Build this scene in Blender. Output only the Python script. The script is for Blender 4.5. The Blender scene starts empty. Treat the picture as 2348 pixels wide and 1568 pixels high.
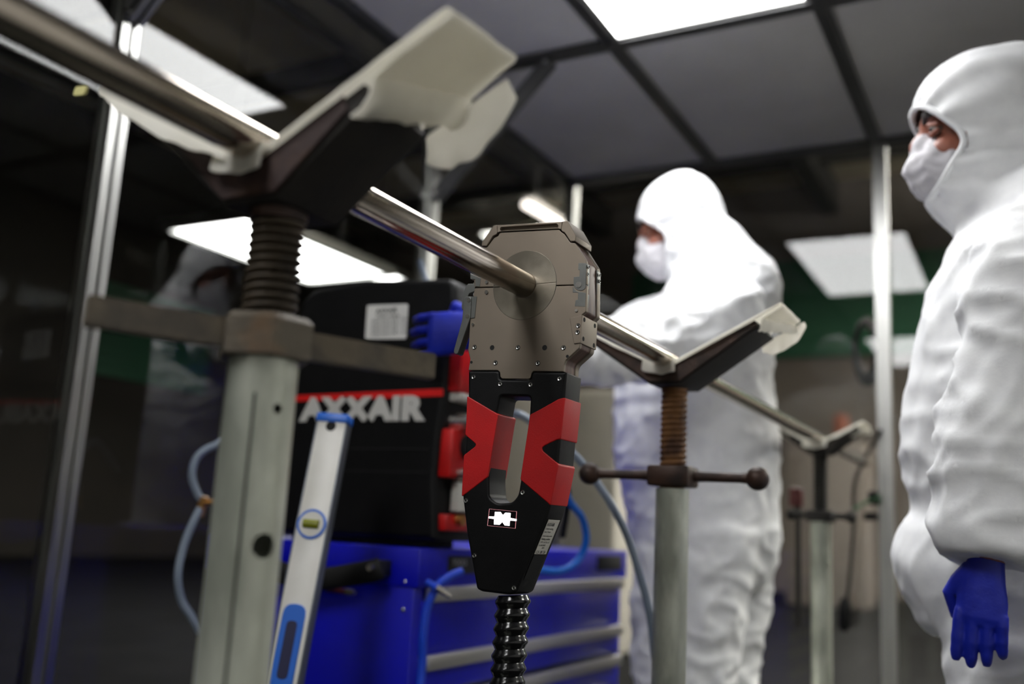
import bpy, bmesh, math, random
import numpy as np
from mathutils import Vector, Matrix, noise
random.seed(7)
SC = bpy.context.scene
COL = SC.collection
PI = math.pi
# ------------------------------------------------------------------ camera
F, PITCH, ROLL, YAW = 2223.8, .188807, .0536047, -.5018173
CAM = np.array([0, 0, .9])
_f = np.array([math.sin(YAW)*math.cos(PITCH), math.cos(YAW)*math.cos(PITCH), math.sin(PITCH)])
_r = np.array([math.cos(YAW), -math.sin(YAW), 0.])
_u = np.cross(_r, _f)
_r2 = math.cos(ROLL)*_r + math.sin(ROLL)*_u
_u2 = -math.sin(ROLL)*_r + math.cos(ROLL)*_u
cd = bpy.data.cameras.new('camera'); cam = bpy.data.objects.new('camera', cd); COL.objects.link(cam)
cam.matrix_world = Matrix(((_r2[0], _u2[0], -_f[0], 0), (_r2[1], _u2[1], -_f[1], 0), (_r2[2], _u2[2], -_f[2], .9), (0, 0, 0, 1)))
cd.sensor_fit = 'HORIZONTAL'; cd.sensor_width = 36; cd.lens = F*36/2348
cd.clip_start = .02; cd.clip_end = 100
cd.dof.use_dof = True; cd.dof.focus_distance = 1.285; cd.dof.aperture_fstop = 2.0
SC.camera = cam
# ------------------------------------------------------------------ world, exposure, lamps of the place
w = bpy.data.worlds.new('world'); SC.world = w; w.use_nodes = True
w.node_tree.nodes['Background'].inputs[0].default_value = (.9, .95, 1, 1)
w.node_tree.nodes['Background'].inputs[1].default_value = .005
SC.view_settings.view_transform = 'Standard'; SC.view_settings.look = 'None'
SC.view_settings.exposure = .22; SC.view_settings.gamma = 1; SC.view_settings.use_curve_mapping = False
LED_POWER = 14.0          # emission of the LED ceiling panels of the tent
HALL_POWER = 9.0          # emission of the hall lamps outside the tent


def ray(px, py): return (px-1174)/F*_r2 - (py-784)/F*_u2 + _f
def at(px, py, ax, v):
    """the point of the plane axis=v seen at a pixel of the photograph"""
    d = ray(px, py); return Vector(CAM + d*((v-CAM[ax])/d[ax]))
def dep(px, py, d): return Vector(CAM + ray(px, py)*d)
def V(*a): return Vector(a)

# ------------------------------------------------------------------ materials
MATS = {}
def srgb(r, g, b): return tuple(((c/255)/12.92 if c/255 < .04045 else ((c/255+.055)/1.055)**2.4) for c in (r, g, b))
def M(name, c1, c2=None, scale=20, rough=.5, rough2=None, metal=0, bump=0, bscale=60, stretch=(1, 1, 1), emit=0, coat=0, lo=.4, hi=.62, detail=6, trans=0):
    m = bpy.data.materials.new(name); m.use_nodes = True; MATS[name] = m
    nt = m.node_tree; p = nt.nodes['Principled BSDF']
    p.inputs['Base Color'].default_value = (*c1, 1); p.inputs['Roughness'].default_value = rough; p.inputs['Metallic'].default_value = metal
    if coat: p.inputs['Coat Weight'].default_value = coat
    if trans: p.inputs['Transmission Weight'].default_value = trans
    tc = nt.nodes.new('ShaderNodeTexCoord'); mp = nt.nodes.new('ShaderNodeMapping'); mp.inputs['Scale'].default_value = stretch
    nt.links.new(tc.outputs['Object'], mp.inputs[0])
    if c2 is not None:
        n = nt.nodes.new('ShaderNodeTexNoise'); n.inputs['Scale'].default_value = scale; n.inputs['Detail'].default_value = detail
        nt.links.new(mp.outputs[0], n.inputs['Vector'])
        r = nt.nodes.new('ShaderNodeValToRGB'); r.color_ramp.elements[0].color = (*c1, 1); r.color_ramp.elements[1].color = (*c2, 1)
        r.color_ramp.elements[0].position = lo; r.color_ramp.elements[1].position = hi
        nt.links.new(n.outputs['Fac'], r.inputs[0]); nt.links.new(r.outputs[0], p.inputs['Base Color'])
        if rough2 is not None:
            mr = nt.nodes.new('ShaderNodeMapRange'); mr.inputs['To Min'].default_value = rough; mr.inputs['To Max'].default_value = rough2
            mr.inputs['From Min'].default_value = lo; mr.inputs['From Max'].default_value = hi
            nt.links.new(n.outputs['Fac'], mr.inputs['Value']); nt.links.new(mr.outputs[0], p.inputs['Roughness'])
    if bump:
        b = nt.nodes.new('ShaderNodeTexNoise'); b.inputs['Scale'].default_value = bscale; b.inputs['Detail'].default_value = 4
        nt.links.new(mp.outputs[0], b.inputs['Vector'])
        bn = nt.nodes.new('ShaderNodeBump'); bn.inputs['Strength'].default_value = bump; bn.inputs['Distance'].default_value = .002
        nt.links.new(b.outputs['Fac'], bn.inputs['Height']); nt.links.new(bn.outputs[0], p.inputs['Normal'])
    if emit:
        p.inputs['Emission Color'].default_value = (*c1, 1); p.inputs['Emission Strength'].default_value = emit
    return m

M('steel', (.50, .44, .37), (.55, .49, .42), 3, .10, .15, metal=1, stretch=(40, 1, 40), bump=.03, bscale=400)
M('taupe', srgb(132, 121, 108), srgb(140, 129, 116), 8, .42, .5, metal=.75, bump=.05, bscale=1500)
M('disc', srgb(136, 129, 116), srgb(150, 143, 130), 30, .3, .4, metal=.85, stretch=(1, 1, 1), bump=.05, bscale=900)
M('phenolic', srgb(86, 62, 52), srgb(112, 84, 72), 12, .4, metal=.1, stretch=(1, 14, 1))
M('hinge', srgb(112, 114, 112), srgb(126, 128, 125), 25, .38, metal=.7)
M('screw', (.72, .72, .70), None, rough=.22, metal=1)
M('hole', (.004, .004, .004), rough=.8)
M('black_plastic', srgb(12, 12, 13), srgb(16, 16, 17), 40, .45, bump=.15, bscale=1400)
M('red_rubber', srgb(192, 5, 9), srgb(174, 3, 7), 12, .5, bump=.12, bscale=900)
M('hose_black', (.008, .008, .009), rough=.16)
M('screen_dark', (.006, .004, .005), rough=.1)
M('screen_white', (1, .97, .98), emit=6)
M('screen_pink', (1, .42, .45), emit=.6)
M('label_white', srgb(196, 194, 186), srgb(180, 178, 170), 10, .5)
M('plate_white', srgb(240, 239, 234), srgb(228, 227, 222), 10, .5)
M('ink', (.012, .012, .013), rough=.6)
M('ink_red', srgb(200, 16, 18), rough=.5)
M('galv', srgb(208, 212, 198), srgb(152, 156, 144), 16, .36, .6, metal=.5, stretch=(1, 1, .35), bump=.08, bscale=120)
M('galv_dark', srgb(40, 42, 40), rough=.6)
M('iron', srgb(84, 78, 70), srgb(116, 106, 92), 28, .5, .75, metal=.35, bump=.5, bscale=140)
M('iron_edge', srgb(96, 88, 76), srgb(128, 106, 84), 24, .5, .8, metal=.3, bump=.5, bscale=160, lo=.58, hi=.76)
M('iron_red', srgb(40, 20, 17), srgb(70, 44, 24), 18, .7, bump=.4, bscale=120, lo=.5, hi=.7)
M('iron_black', srgb(26, 24, 22), srgb(38, 34, 29), 14, .75, bump=.4, bscale=120)
M('rust', srgb(120, 82, 44), srgb(70, 44, 26), 30, .7, bump=.4, bscale=220)
M('rust_dark', srgb(66, 46, 36), srgb(44, 34, 30), 26, .45, .6, metal=.3, bump=.4, bscale=180)
M('paper', srgb(242, 240, 232), srgb(228, 226, 216), 12, .8, bump=.25, bscale=40)
nt = MATS['paper'].node_tree; _p = nt.nodes['Principled BSDF']; _t = nt.nodes.new('ShaderNodeBsdfTranslucent'); _t.inputs[0].default_value = (.92, .9, .84, 1)
_m = nt.nodes.new('ShaderNodeMixShader'); _m.inputs[0].default_value = .52; nt.links.new(_p.outputs[0], _m.inputs[1]); nt.links.new(_t.outputs[0], _m.inputs[2]); nt.links.new(_m.outputs[0], nt.nodes['Material Output'].inputs[0])
M('tape', srgb(196, 190, 130), rough=.6)
M('alu', (.36, .36, .35), (.41, .41, .39), 5, .32, .42, metal=1, stretch=(30, 30, 1))
M('beam', srgb(96, 96, 96), srgb(104, 104, 104), 4, .45, metal=.8)
M('slot_dark', srgb(18, 18, 18), rough=.6)
M('ceil_panel', srgb(196, 194, 194), srgb(184, 182, 182), 2, .5)
M('led', (1, 1, 1), emit=LED_POWER)
M('hall_led', (1, .99, .98), emit=HALL_POWER)
M('tube_light', (1, .9, .84), emit=3)
M('hall_fill', (1, .97, .92), emit=58)  # glow of the added, unseen fill lamps in the hall
M('bounce_panel', srgb(236, 235, 230), srgb(228, 227, 221), 1.5, .5)  # white of the unseen tent panels added to bounce light
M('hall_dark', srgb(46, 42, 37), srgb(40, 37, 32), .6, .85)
M('tyvek', srgb(243, 244, 245), srgb(236, 237, 239), 30, .62, bump=.35, bscale=220)
M('skin', srgb(168, 106, 86), srgb(146, 86, 68), 14, .5)
M('hair', srgb(34, 24, 20), rough=.6)
M('eye_white', srgb(118, 106, 98), rough=.2)
M('iris', srgb(30, 22, 18), rough=.1)
M('mask', srgb(206, 204, 208), srgb(186, 184, 190), 16, .75, bump=.4, bscale=90)
M('nitrile', srgb(24, 40, 168), srgb(18, 32, 150), 20, .45, bump=.3, bscale=120)
M('machine_black', srgb(9, 9, 10), srgb(13, 13, 14), 20, .5, bump=.15, bscale=500)
M('machine_red', srgb(208, 14, 12), srgb(180, 10, 10), 9, .4)
M('letter', srgb(205, 204, 198), rough=.6)
M('stripe', srgb(226, 14, 12), rough=.5)
M('chrome', (.7, .66, .6), rough=.25, metal=1)
M('trolley_blue', srgb(2, 8, 186), srgb(2, 5, 170), 3, .35, coat=.2)
M('trolley_dark', srgb(10, 12, 60), rough=.5)
M('strip_alu', (.55, .54, .52), rough=.4, metal=.8)
M('level_white', srgb(214, 212, 206), srgb(200, 198, 190), 6, .4)
M('level_side', srgb(92, 96, 104), rough=.4, metal=.6)
M('level_blue', srgb(18, 98, 200), rough=.4)
M('vial', srgb(120, 124, 24), rough=.15)
M('hose_blue', srgb(20, 110, 220), rough=.35)
M('hose_navy', srgb(24, 70, 210), rough=.35)
M('hose_clear', srgb(128, 140, 156), rough=.45, trans=.25)
M('brass', srgb(190, 140, 80), rough=.35, metal=.9)
M('rubber', (.012, .012, .012), rough=.7)
M('floor', srgb(6, 6, 7), srgb(10, 10, 10), 2, .75, .85)
MATS['floor'].node_tree.nodes['Principled BSDF'].inputs['Specular IOR Level'].default_value = .15
M('hall_grey', srgb(112, 104, 97), srgb(102, 95, 89), .6, .8)
M('hall_green', srgb(46, 104, 76), srgb(41, 95, 69), .5, .6)
M('hall_roof', srgb(190, 178, 154), srgb(176, 164, 142), .5, .85)
M('hall_beam', srgb(50, 48, 44), rough=.8)
M('cabinet_grey', srgb(172, 168, 160), srgb(164, 160, 152), 1, .5)
M('orange', srgb(128, 66, 42), rough=.5)
M('darkred', srgb(84, 28, 26), rough=.5)
M('green_cord', srgb(64, 104, 70), rough=.5)
for _n in ('black_plastic', 'machine_black', 'rubber'): MATS[_n].node_tree.nodes['Principled BSDF'].inputs['Specular IOR Level'].default_value = .22
M('spindle_iron', srgb(84, 74, 60), srgb(58, 51, 43), 30, .5, .7, metal=.3, bump=.3, bscale=200)
nt = MATS['tyvek'].node_tree; _p = nt.nodes['Principled BSDF']; _n1 = nt.nodes.new('ShaderNodeTexNoise'); _n1.noise_type = 'RIDGED_MULTIFRACTAL'
_n1.inputs['Scale'].default_value = 7.5; _n1.inputs['Detail'].default_value = 2.5; _n1.inputs['Distortion'].default_value = .6
_b1 = nt.nodes.new('ShaderNodeBump'); _b1.inputs['Strength'].default_value = .55; _b1.inputs['Distance'].default_value = .014
_tc = [n for n in nt.nodes if n.type == 'TEX_COORD'][0]; nt.links.new(_tc.outputs['Object'], _n1.inputs['Vector']); nt.links.new(_n1.outputs[0], _b1.inputs['Height'])
_b0 = [n for n in nt.nodes if n.type == 'BUMP' and n != _b1][0]; nt.links.new(_b1.outputs[0], _b0.inputs['Normal']); _b0.inputs['Strength'].default_value = .12
# clear acrylic panes: thin sheet, transparent with mirror reflection by angle
m = bpy.data.materials.new('acrylic'); m.use_nodes = True; MATS['acrylic'] = m; nt = m.node_tree; nt.nodes.clear()
o_ = nt.nodes.new('ShaderNodeOutputMaterial'); mx = nt.nodes.new('ShaderNodeMixShader'); tr = nt.nodes.new('ShaderNodeBsdfTransparent'); gl = nt.nodes.new('ShaderNodeBsdfGlossy')
fr = nt.nodes.new('ShaderNodeFresnel'); ge = nt.nodes.new('ShaderNodeNewGeometry'); ma = nt.nodes.new('ShaderNodeMath'); ma.operation = 'MULTIPLY_ADD'
ma.inputs[1].default_value = 1/1.5-1.5; ma.inputs[2].default_value = 1.5          # same reflectance on both faces of the sheet
nt.links.new(ge.outputs['Backfacing'], ma.inputs[0]); nt.links.new(ma.outputs[0], fr.inputs['IOR'])
tr.inputs[0].default_value = (.93, .94, .93, 1); gl.inputs['Roughness'].default_value = .0; gl.inputs[0].default_value = (1, 1, 1, 1)
mf = nt.nodes.new('ShaderNodeMath'); mf.operation = 'MULTIPLY'; mf.inputs[1].default_value = .5; nt.links.new(fr.outputs[0], mf.inputs[0])
nt.links.new(mf.outputs[0], mx.inputs[0]); nt.links.new(tr.outputs[0], mx.inputs[1]); nt.links.new(gl.outputs[0], mx.inputs[2]); nt.links.new(mx.outputs[0], o_.inputs[0])

# ------------------------------------------------------------------ builders
ROOT = {}
def link(o): COL.objects.link(o); return o
def tagit(o, label=None, cat=None, group=None, kind=None):
    if label: o['label'] = label
    if cat: o['category'] = cat
    if group: o['group'] = group
    if kind: o['kind'] = kind
    return o
def thing(name, loc, label=None, cat=None, group=None, kind=None):
    o = link(bpy.data.objects.new(name, None)); o.location = loc; o.empty_display_size = .05
    ROOT[o] = Vector(loc); return tagit(o, label, cat, group, kind)
def shade(me, ang=35):
    for p in me.polygons: p.use_smooth = True
    try: me.set_sharp_from_angle(angle=math.radians(ang))
    except Exception: pass
def obj(name, src, mat, parent=None, ang=35, loc=None, **kw):
    """src: bmesh or mesh in world coordinates; the origin goes to the root's place"""
    if isinstance(src, bmesh.types.BMesh):
        bmesh.ops.recalc_face_normals(src, faces=src.faces[:])
        me = bpy.data.meshes.new(name); src.to_mesh(me); src.free()
    else: me = src; me.name = name
    base = ROOT[parent] if parent else (Vector(loc) if loc is not None else None)
    if base is None:
        co = np.empty(len(me.vertices)*3); me.vertices.foreach_get('co', co); co = co.reshape(-1, 3)
        base = Vector(((co[:, 0].min()+co[:, 0].max())/2, (co[:, 1].min()+co[:, 1].max())/2, co[:, 2].min()))
    me.transform(Matrix.Translation(-base)); shade(me, ang)
    me.materials.clear(); me.materials.append(MATS[mat])
    o = link(bpy.data.objects.new(name, me))
    if parent: o.parent = parent
    else: o.location = base
    ROOT[o] = base
    return tagit(o, **kw) if kw else o
def copy(o, off, parent=None):
    c = o.copy(); link(c); c.location = Vector(o.location)+Vector(off)
    if parent: c.parent = parent
    ROOT[c] = ROOT[o]; return c

def box(bm, lo, hi, bev=0):
    lo, hi = Vector(lo), Vector(hi)
    r = bmesh.ops.create_cube(bm, size=1); vs = r['verts']
    bmesh.ops.scale(bm, vec=hi-lo, verts=vs); bmesh.ops.translate(bm, vec=(lo+hi)/2, verts=vs)
    if bev:
        es = list({e for v in vs for e in v.link_edges})
        bmesh.ops.bevel(bm, geom=es, offset=bev, segments=2, affect='EDGES', profile=.5)
    return bm
def B(lo, hi, bev=0): return box(bmesh.new(), lo, hi, bev)
def frame_of(d, up=None):
    d = Vector(d).normalized(); up = Vector(up) if up else (Vector((0, 0, 1)) if abs(d.z) < .9 else Vector((0, 1, 0)))
    s = d.cross(up).normalized(); u = s.cross(d).normalized(); return d, s, u
def cyl(bm, a, b, r1, r2=None, seg=24, caps=True):
    r2 = r1 if r2 is None else r2; a, b = Vector(a), Vector(b); d, s, u = frame_of(b-a)
    R = []
    for p, r in ((a, r1), (b, r2)):
        R.append([bm.verts.new(p+s*(r*math.cos(t))+u*(r*math.sin(t))) for t in (2*PI*i/seg for i in range(seg))])
    for i in range(seg): bm.faces.new((R[0][i], R[0][(i+1) % seg], R[1][(i+1) % seg], R[1][i]))
    if caps: bm.faces.new(R[0]); bm.faces.new(R[1])
    return bm
def C_(a, b, r1, r2=None, seg=24): return cyl(bmesh.new(), a, b, r1, r2, seg)
def bar(bm, a, b, w, h, up=None):
    """rectangular bar from a to b"""
    a, b = Vector(a), Vector(b); d, s, u = frame_of(b-a, up)
    R = [[bm.verts.new(p+s*(w/2*i)+u*(h/2*j)) for i, j in ((-1, -1), (1, -1), (1, 1), (-1, 1))] for p in (a, b)]
    for i in range(4): bm.faces.new((R[0][i], R[0][(i+1) % 4], R[1][(i+1) % 4], R[1][i]))
    bm.faces.new(R[0]); bm.faces.new(R[1]); return bm
def smooth_path(pts, n=8):
    pts = [Vector(p) for p in pts]; out = []
    for i in range(len(pts)-1):
        p0 = pts[max(i-1, 0)]; p1 = pts[i]; p2 = pts[i+1]; p3 = pts[min(i+2, len(pts)-1)]
        for k in range(n):
            t = k/n
            out.append(.5*((2*p1)+(p2-p0)*t+(2*p0-5*p1+4*p2-p3)*t*t+(3*p1-p0-3*p2+p3)*t**3))
    out.append(pts[-1]); return out
def sweep(bm, pts, rad, seg=16, caps=True, side=None):
    """tube through points; rad = number, list of numbers or list of (r_side, r_up)"""
    n = len(pts); pts = [Vector(p) for p in pts]; rings = []
    prev = None
    for i, p in enumerate(pts):
        d = (pts[min(i+1, n-1)]-pts[max(i-1, 0)]).normalized()
        if side is not None:
            u = d.cross(Vector(side)).normalized(); s = u.cross(d).normalized()
        elif prev is None: _, s, u = frame_of(d)
        else:
            s = (prev-d*prev.dot(d)).normalized(); u = s.cross(d).normalized()
        prev = s
        r = rad[i] if isinstance(rad, list) else rad
        ra, rb = r if isinstance(r, (list, tuple)) else (r, r)
        rings.append([bm.verts.new(p+s*(ra*math.cos(t))+u*(rb*math.sin(t))) for t in (2*PI*k/seg for k in range(seg))])
    for A, Bq in zip(rings, rings[1:]):
        for k in range(seg): bm.faces.new((A[k], A[(k+1) % seg], Bq[(k+1) % seg], Bq[k]))
    if caps: bm.faces.new(rings[0]); bm.faces.new(rings[-1])
    return bm
def ellipsoid(bm, c, r, rot=None, seg=24):
    res = bmesh.ops.create_uvsphere(bm, u_segments=seg, v_segments=seg//2, radius=1)
    T = Matrix.Translation(Vector(c)) @ (rot.to_4x4() if rot is not None else Matrix()) @ Matrix.Diagonal((*r, 1))
    bmesh.ops.transform(bm, matrix=T, verts=res['verts']); return bm
def evaluated(me, mods):
    o = link(bpy.data.objects.new('tmp', me))
    for t, kw in mods:
        md = o.modifiers.new(t, t)
        for k, v in kw.items(): setattr(md, k, v)
    dg = bpy.context.evaluated_depsgraph_get(); dg.update()
    out = bpy.data.meshes.new_from_object(o.evaluated_get(dg)); bpy.data.objects.remove(o); return out
def bm2me(bm):
    bmesh.ops.recalc_face_normals(bm, faces=bm.faces[:]); me = bpy.data.meshes.new('t'); bm.to_mesh(me); bm.free(); return me
def remesh(bm, vox, it=6, fac=.5):
    return evaluated(bm2me(bm), [('REMESH', dict(mode='VOXEL', voxel_size=vox)), ('SMOOTH', dict(iterations=it, factor=fac))])
def round_poly(pts, r, n=4):
    """rounded corners; r a number or one per corner"""
    out = []; N = len(pts)
    for i in range(N):
        p = Vector(pts[i]); a = Vector(pts[i-1]); b = Vector(pts[(i+1) % N])
        rr = r[i] if isinstance(r, (list, tuple)) else r
        rr = min(rr, (a-p).length*.48, (b-p).length*.48)
        if rr < 1e-5: out.append(p); continue
        q0 = p+(a-p).normalized()*rr; q1 = p+(b-p).normalized()*rr
        for k in range(n+1):
            t = k/n; out.append(q0*(1-t)**2+p*2*t*(1-t)+q1*t*t)
    return out
def curve_mesh(loops, thick, bev):
    c = bpy.data.curves.new('c', 'CURVE'); c.dimensions = '2D'; c.fill_mode = 'BOTH'
    bev = min(bev, thick*.45)
    c.extrude = thick/2-bev; c.bevel_depth = bev; c.offset = -bev; c.bevel_resolution = 2
    for L in loops:
        s = c.splines.new('POLY'); s.points.add(len(L)-1); s.use_cyclic_u = True
        for q, p in zip(s.points, L): q.co = (p[0], p[1], 0, 1)
    o = link(bpy.data.objects.new('tmpc', c)); dg = bpy.context.evaluated_depsgraph_get(); dg.update()
    me = bpy.data.meshes.new_from_object(o.evaluated_get(dg)); bpy.data.objects.remove(o); return me
def plate_xz(loops, y0, y1, bev=.0005):
    """2D loops in (x,z) made into a solid between y0 and y1"""
    me = curve_mesh(loops, y1-y0, bev)
    me.transform(Matrix.Translation((0, (y0+y1)/2, 0)) @ Matrix.Rotation(PI/2, 4, 'X')); return me
def text_mesh(s, size, depth=.0006, bold=0, align='LEFT', spacing=1.0, sx=1.0):
    c = bpy.data.curves.new('t', 'FONT'); c.body = s; c.size = size; c.extrude = depth; c.offset = bold; c.align_x = align; c.space_character = spacing
    o = link(bpy.data.objects.new('tmpt', c)); dg = bpy.context.evaluated_depsgraph_get(); dg.update()
    me = bpy.data.meshes.new_from_object(o.evaluated_get(dg)); bpy.data.objects.remove(o)
    me.transform(Matrix.Diagonal((sx, 1, 1, 1))); return me
def basis(o, x, y):
    x = Vector(x).normalized(); y = Vector(y).normalized(); z = x.cross(y).normalized(); y = z.cross(x)
    return Matrix(((x.x, y.x, z.x, o[0]), (x.y, y.y, z.y, o[1]), (x.z, y.z, z.z, o[2]), (0, 0, 0, 1)))
def hollow(bm, c, z0, z1, ro, ri, seg=48):
    R = []
    for z, r in ((z0, ro), (z1, ro), (z1, ri), (z0, ri)):
        R.append([bm.verts.new((c[0]+r*math.cos(2*PI*k/seg), c[1]+r*math.sin(2*PI*k/seg), z)) for k in range(seg)])
    for i in range(4):
        A, Bq = R[i], R[(i+1) % 4]
        for k in range(seg): bm.faces.new((A[k], A[(k+1) % seg], Bq[(k+1) % seg], Bq[k]))
    return bm
#---STRUCTURE---
XL, YF, ZT = -1.925, 4.035, 2.538
def profile(bm, a, b, w=.052, up=None, g=.011, dp=.008):
    """slotted aluminium profile: a square with a groove on each side"""
    h = w/2; k = g/2
    sec = [(-h, -h), (-k, -h), (-k, -h+dp), (k, -h+dp), (k, -h), (h, -h), (h, -k), (h-dp, -k), (h-dp, k), (h, k), (h, h), (k, h), (k, h-dp), (-k, h-dp), (-k, h), (-h, h), (-h, k), (-h+dp, k), (-h+dp, -k), (-h, -k)]
    a, b = Vector(a), Vector(b); d, s, u = frame_of(b-a, up)
    R = [[bm.verts.new(p+s*x+u*y) for x, y in sec] for p in (a, b)]; n = len(sec)
    for i in range(n): bm.faces.new((R[0][i], R[0][(i+1) % n], R[1][(i+1) % n], R[1][i]))
    bm.faces.new(R[0]); bm.faces.new(R[1]); return bm
obj('floor', B((-16, -6, -.1), (10, 19, 0)), 'floor', kind='structure')
# --- hall around the tent
obj('wall_north', B((-16, 19, 0), (10, 19.2, 8)), 'hall_grey', kind='structure')
obj('trim_1', B((-7.5, 18.9, 4.45), (9, 19, 6.4)), 'hall_green', kind='structure')
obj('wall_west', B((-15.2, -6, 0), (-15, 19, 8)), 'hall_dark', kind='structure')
a = at(240, 640, 0, -14.9); b = at(470, 905, 0, -14.9)
g = thing('door_1', (-15, (a.y+b.y)/2, b.z), kind='structure')
n = 9
for i in range(n):
    z0 = b.z+(a.z-b.z)*i/n; z1 = b.z+(a.z-b.z)*(i+1)/n
    obj('door_slat', B((-15, a.y, z0+.02), (-14.9, b.y, z1-.02), .02), 'hall_green', g)
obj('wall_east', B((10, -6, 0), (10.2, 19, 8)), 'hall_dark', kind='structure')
obj('wall_south', B((-16, -6.2, 0), (10, -6, 8)), 'hall_grey', kind='structure')
roof = obj('ceiling', B((-16, -6, 8), (10, 19, 8.2)), 'hall_roof', kind='structure')
for y in range(-4, 19, 3): obj('purlin', B((-15.8, y-.12, 7.6), (9.8, y+.12, 8)), 'hall_beam', roof)
for x in (-13, -8.2, -3.4, 1.4, 6.2): obj('roof_beam', B((x-.16, -6, 7.3), (x+.16, 19, 7.9)), 'hall_beam', roof)
# hall lamps, then added fill lamps out of view
def hall_panel(lo, hi, z, label, group=None, mat='hall_led', rod=True, cover=True):
    t = thing('hall_lamp', ((lo[0]+hi[0])/2, (lo[1]+hi[1])/2, z), label, 'lamp', group or 'lamps of the hall outside the tent')
    obj('diffuser', B((lo[0], lo[1], z), (hi[0], hi[1], z+.02)), mat, t)
    fb = bmesh.new(); e = .09
    box(fb, (lo[0]-e, lo[1]-e, z-.03), (lo[0], hi[1]+e, z+.08)); box(fb, (hi[0], lo[1]-e, z-.03), (hi[0]+e, hi[1]+e, z+.08))
    box(fb, (lo[0], lo[1]-e, z-.03), (hi[0], lo[1], z+.08)); box(fb, (lo[0], hi[1], z-.03), (hi[0], hi[1]+e, z+.08))
    obj('frame', fb, 'alu', t)
    if cover: obj('housing', B((lo[0], lo[1], z+.03), (hi[0], hi[1], z+.09)), 'slot_dark', t)
    if rod:
        for yy in (lo[1]+.2, hi[1]-.2): obj('hanger', C_(((lo[0]+hi[0])/2, yy, z+.05), ((lo[0]+hi[0])/2, yy, 8), .012, seg=8), 'slot_dark', t)
hall_panel((-8.5, 7.35), (-7.25, 9.75), 4.0, 'wide white hall lamp seen behind the threaded spindle of the nearest stand')
p = at(862, 626, 2, 5.0)
hall_panel((p.x-.25, p.y-.3), (p.x+.25, p.y+.5), 5.0, 'tiny far hall lamp just above the black power source')
for k in range(4):
    y = 3+4*k
    hall_panel((3.2, y), (5.2, y+1.6), 6.3, 'large added fill lamp outside the tent on the right, %s from the camera' % ('nearest', 'second', 'third', 'farthest')[k], mat='hall_fill', cover=False)  # unseen lamps added to brighten the hall walls
hall_panel((-2.2, 6.8), (-1.1, 8.0), 5.0, 'added fill lamp above the tent, hidden by its ceiling panels', mat='hall_fill', cover=False)  # unseen lamp added to lighten the hall roof
t = thing('tube_lamp', (-4.22, 8.6, 4.0), 'slim glowing tube lamp seen just above the weld head', 'lamp')
obj('tube', C_((-4.3, 7.95, 4.0), (-4.24, 8.75, 4.0), .036), 'tube_light', t)
obj('reflector', B((-4.33, 7.92, 4.045), (-4.19, 8.8, 4.08)), 'alu', t)
for yy in (8.1, 8.6): obj('hanger', C_((-4.26, yy, 4.08), (-4.26, yy, 8), .012, seg=8), 'slot_dark', t)

# --- clean tent: left wall
PY = [-2.75, -1.345, .06, 1.4625, 2.843, YF]
XR = .88
wl = thing('wall_left', (XL, .5, 0), kind='structure')
for y in PY[:-1]: obj('post', profile(bmesh.new(), (XL-.012, y, 0), (XL-.012, y, ZT)), 'alu', wl)
obj('top_rail', profile(bmesh.new(), (XL-.012, PY[0], ZT+.026), (XL-.012, YF+.02, ZT+.026)), 'beam', wl)
obj('bottom_rail', profile(bmesh.new(), (XL-.012, PY[0], .06), (XL-.012, YF-.02, .06), .04), 'alu', wl)
for y0, y1 in zip(PY, PY[1:]):
    obj('pane', B((XL-.003, y0+.018, .06), (XL+.001, y1-.018, ZT)), 'acrylic', wl)
# back wall
XP = [XL, -.521, XR]
wb = thing('wall_back', (-.52, YF, 0), kind='structure')
for x in XP: obj('post', profile(bmesh.new(), (x-.002, YF-.002, 0), (x-.002, YF-.002, ZT)), 'alu', wb)
obj('top_rail', profile(bmesh.new(), (XL, YF, ZT+.026), (XR, YF, ZT+.026)), 'beam', wb)
obj('bottom_rail', profile(bmesh.new(), (XL, YF, .06), (XR, YF, .06), .04), 'alu', wb)
for x0, x1 in zip(XP, XP[1:]): obj('pane', B((x0+.018, YF+.012, .06), (x1-.018, YF+.016, ZT)), 'acrylic', wb)
wr = thing('wall_right', (XR, .5, 0), kind='structure')
for y in PY[:-1]: obj('post', profile(bmesh.new(), (XR, y, 0), (XR, y, ZT)), 'alu', wr)
obj('top_rail', profile(bmesh.new(), (XR, PY[0], ZT+.026), (XR, YF, ZT+.026)), 'beam', wr)
for k, (y0, y1) in enumerate(zip(PY, PY[1:])):
    if k < 3: obj('panel', B((XR-.004, y0+.018, .06), (XR+.004, y1-.018, ZT)), 'bounce_panel', wr)  # out-of-view bays made opaque white to bounce soft fill from the right
    else: obj('pane', B((XR-.002, y0+.018, .06), (XR+.002, y1-.018, ZT)), 'acrylic', wr)
wf = thing('wall_front_bounce', (-.52, PY[0], 0), kind='structure')
for x0, x1 in zip(XP, XP[1:]): obj('panel', B((x0+.03, PY[0]-.05, .06), (x1-.03, PY[0]-.042, ZT)), 'bounce_panel', wf)  # unseen white wall added behind the camera for bounced frontal fill
obj('top_rail', profile(bmesh.new(), (XL, PY[0]-.046, ZT+.026), (XR, PY[0]-.046, ZT+.026)), 'beam', wf)
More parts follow.
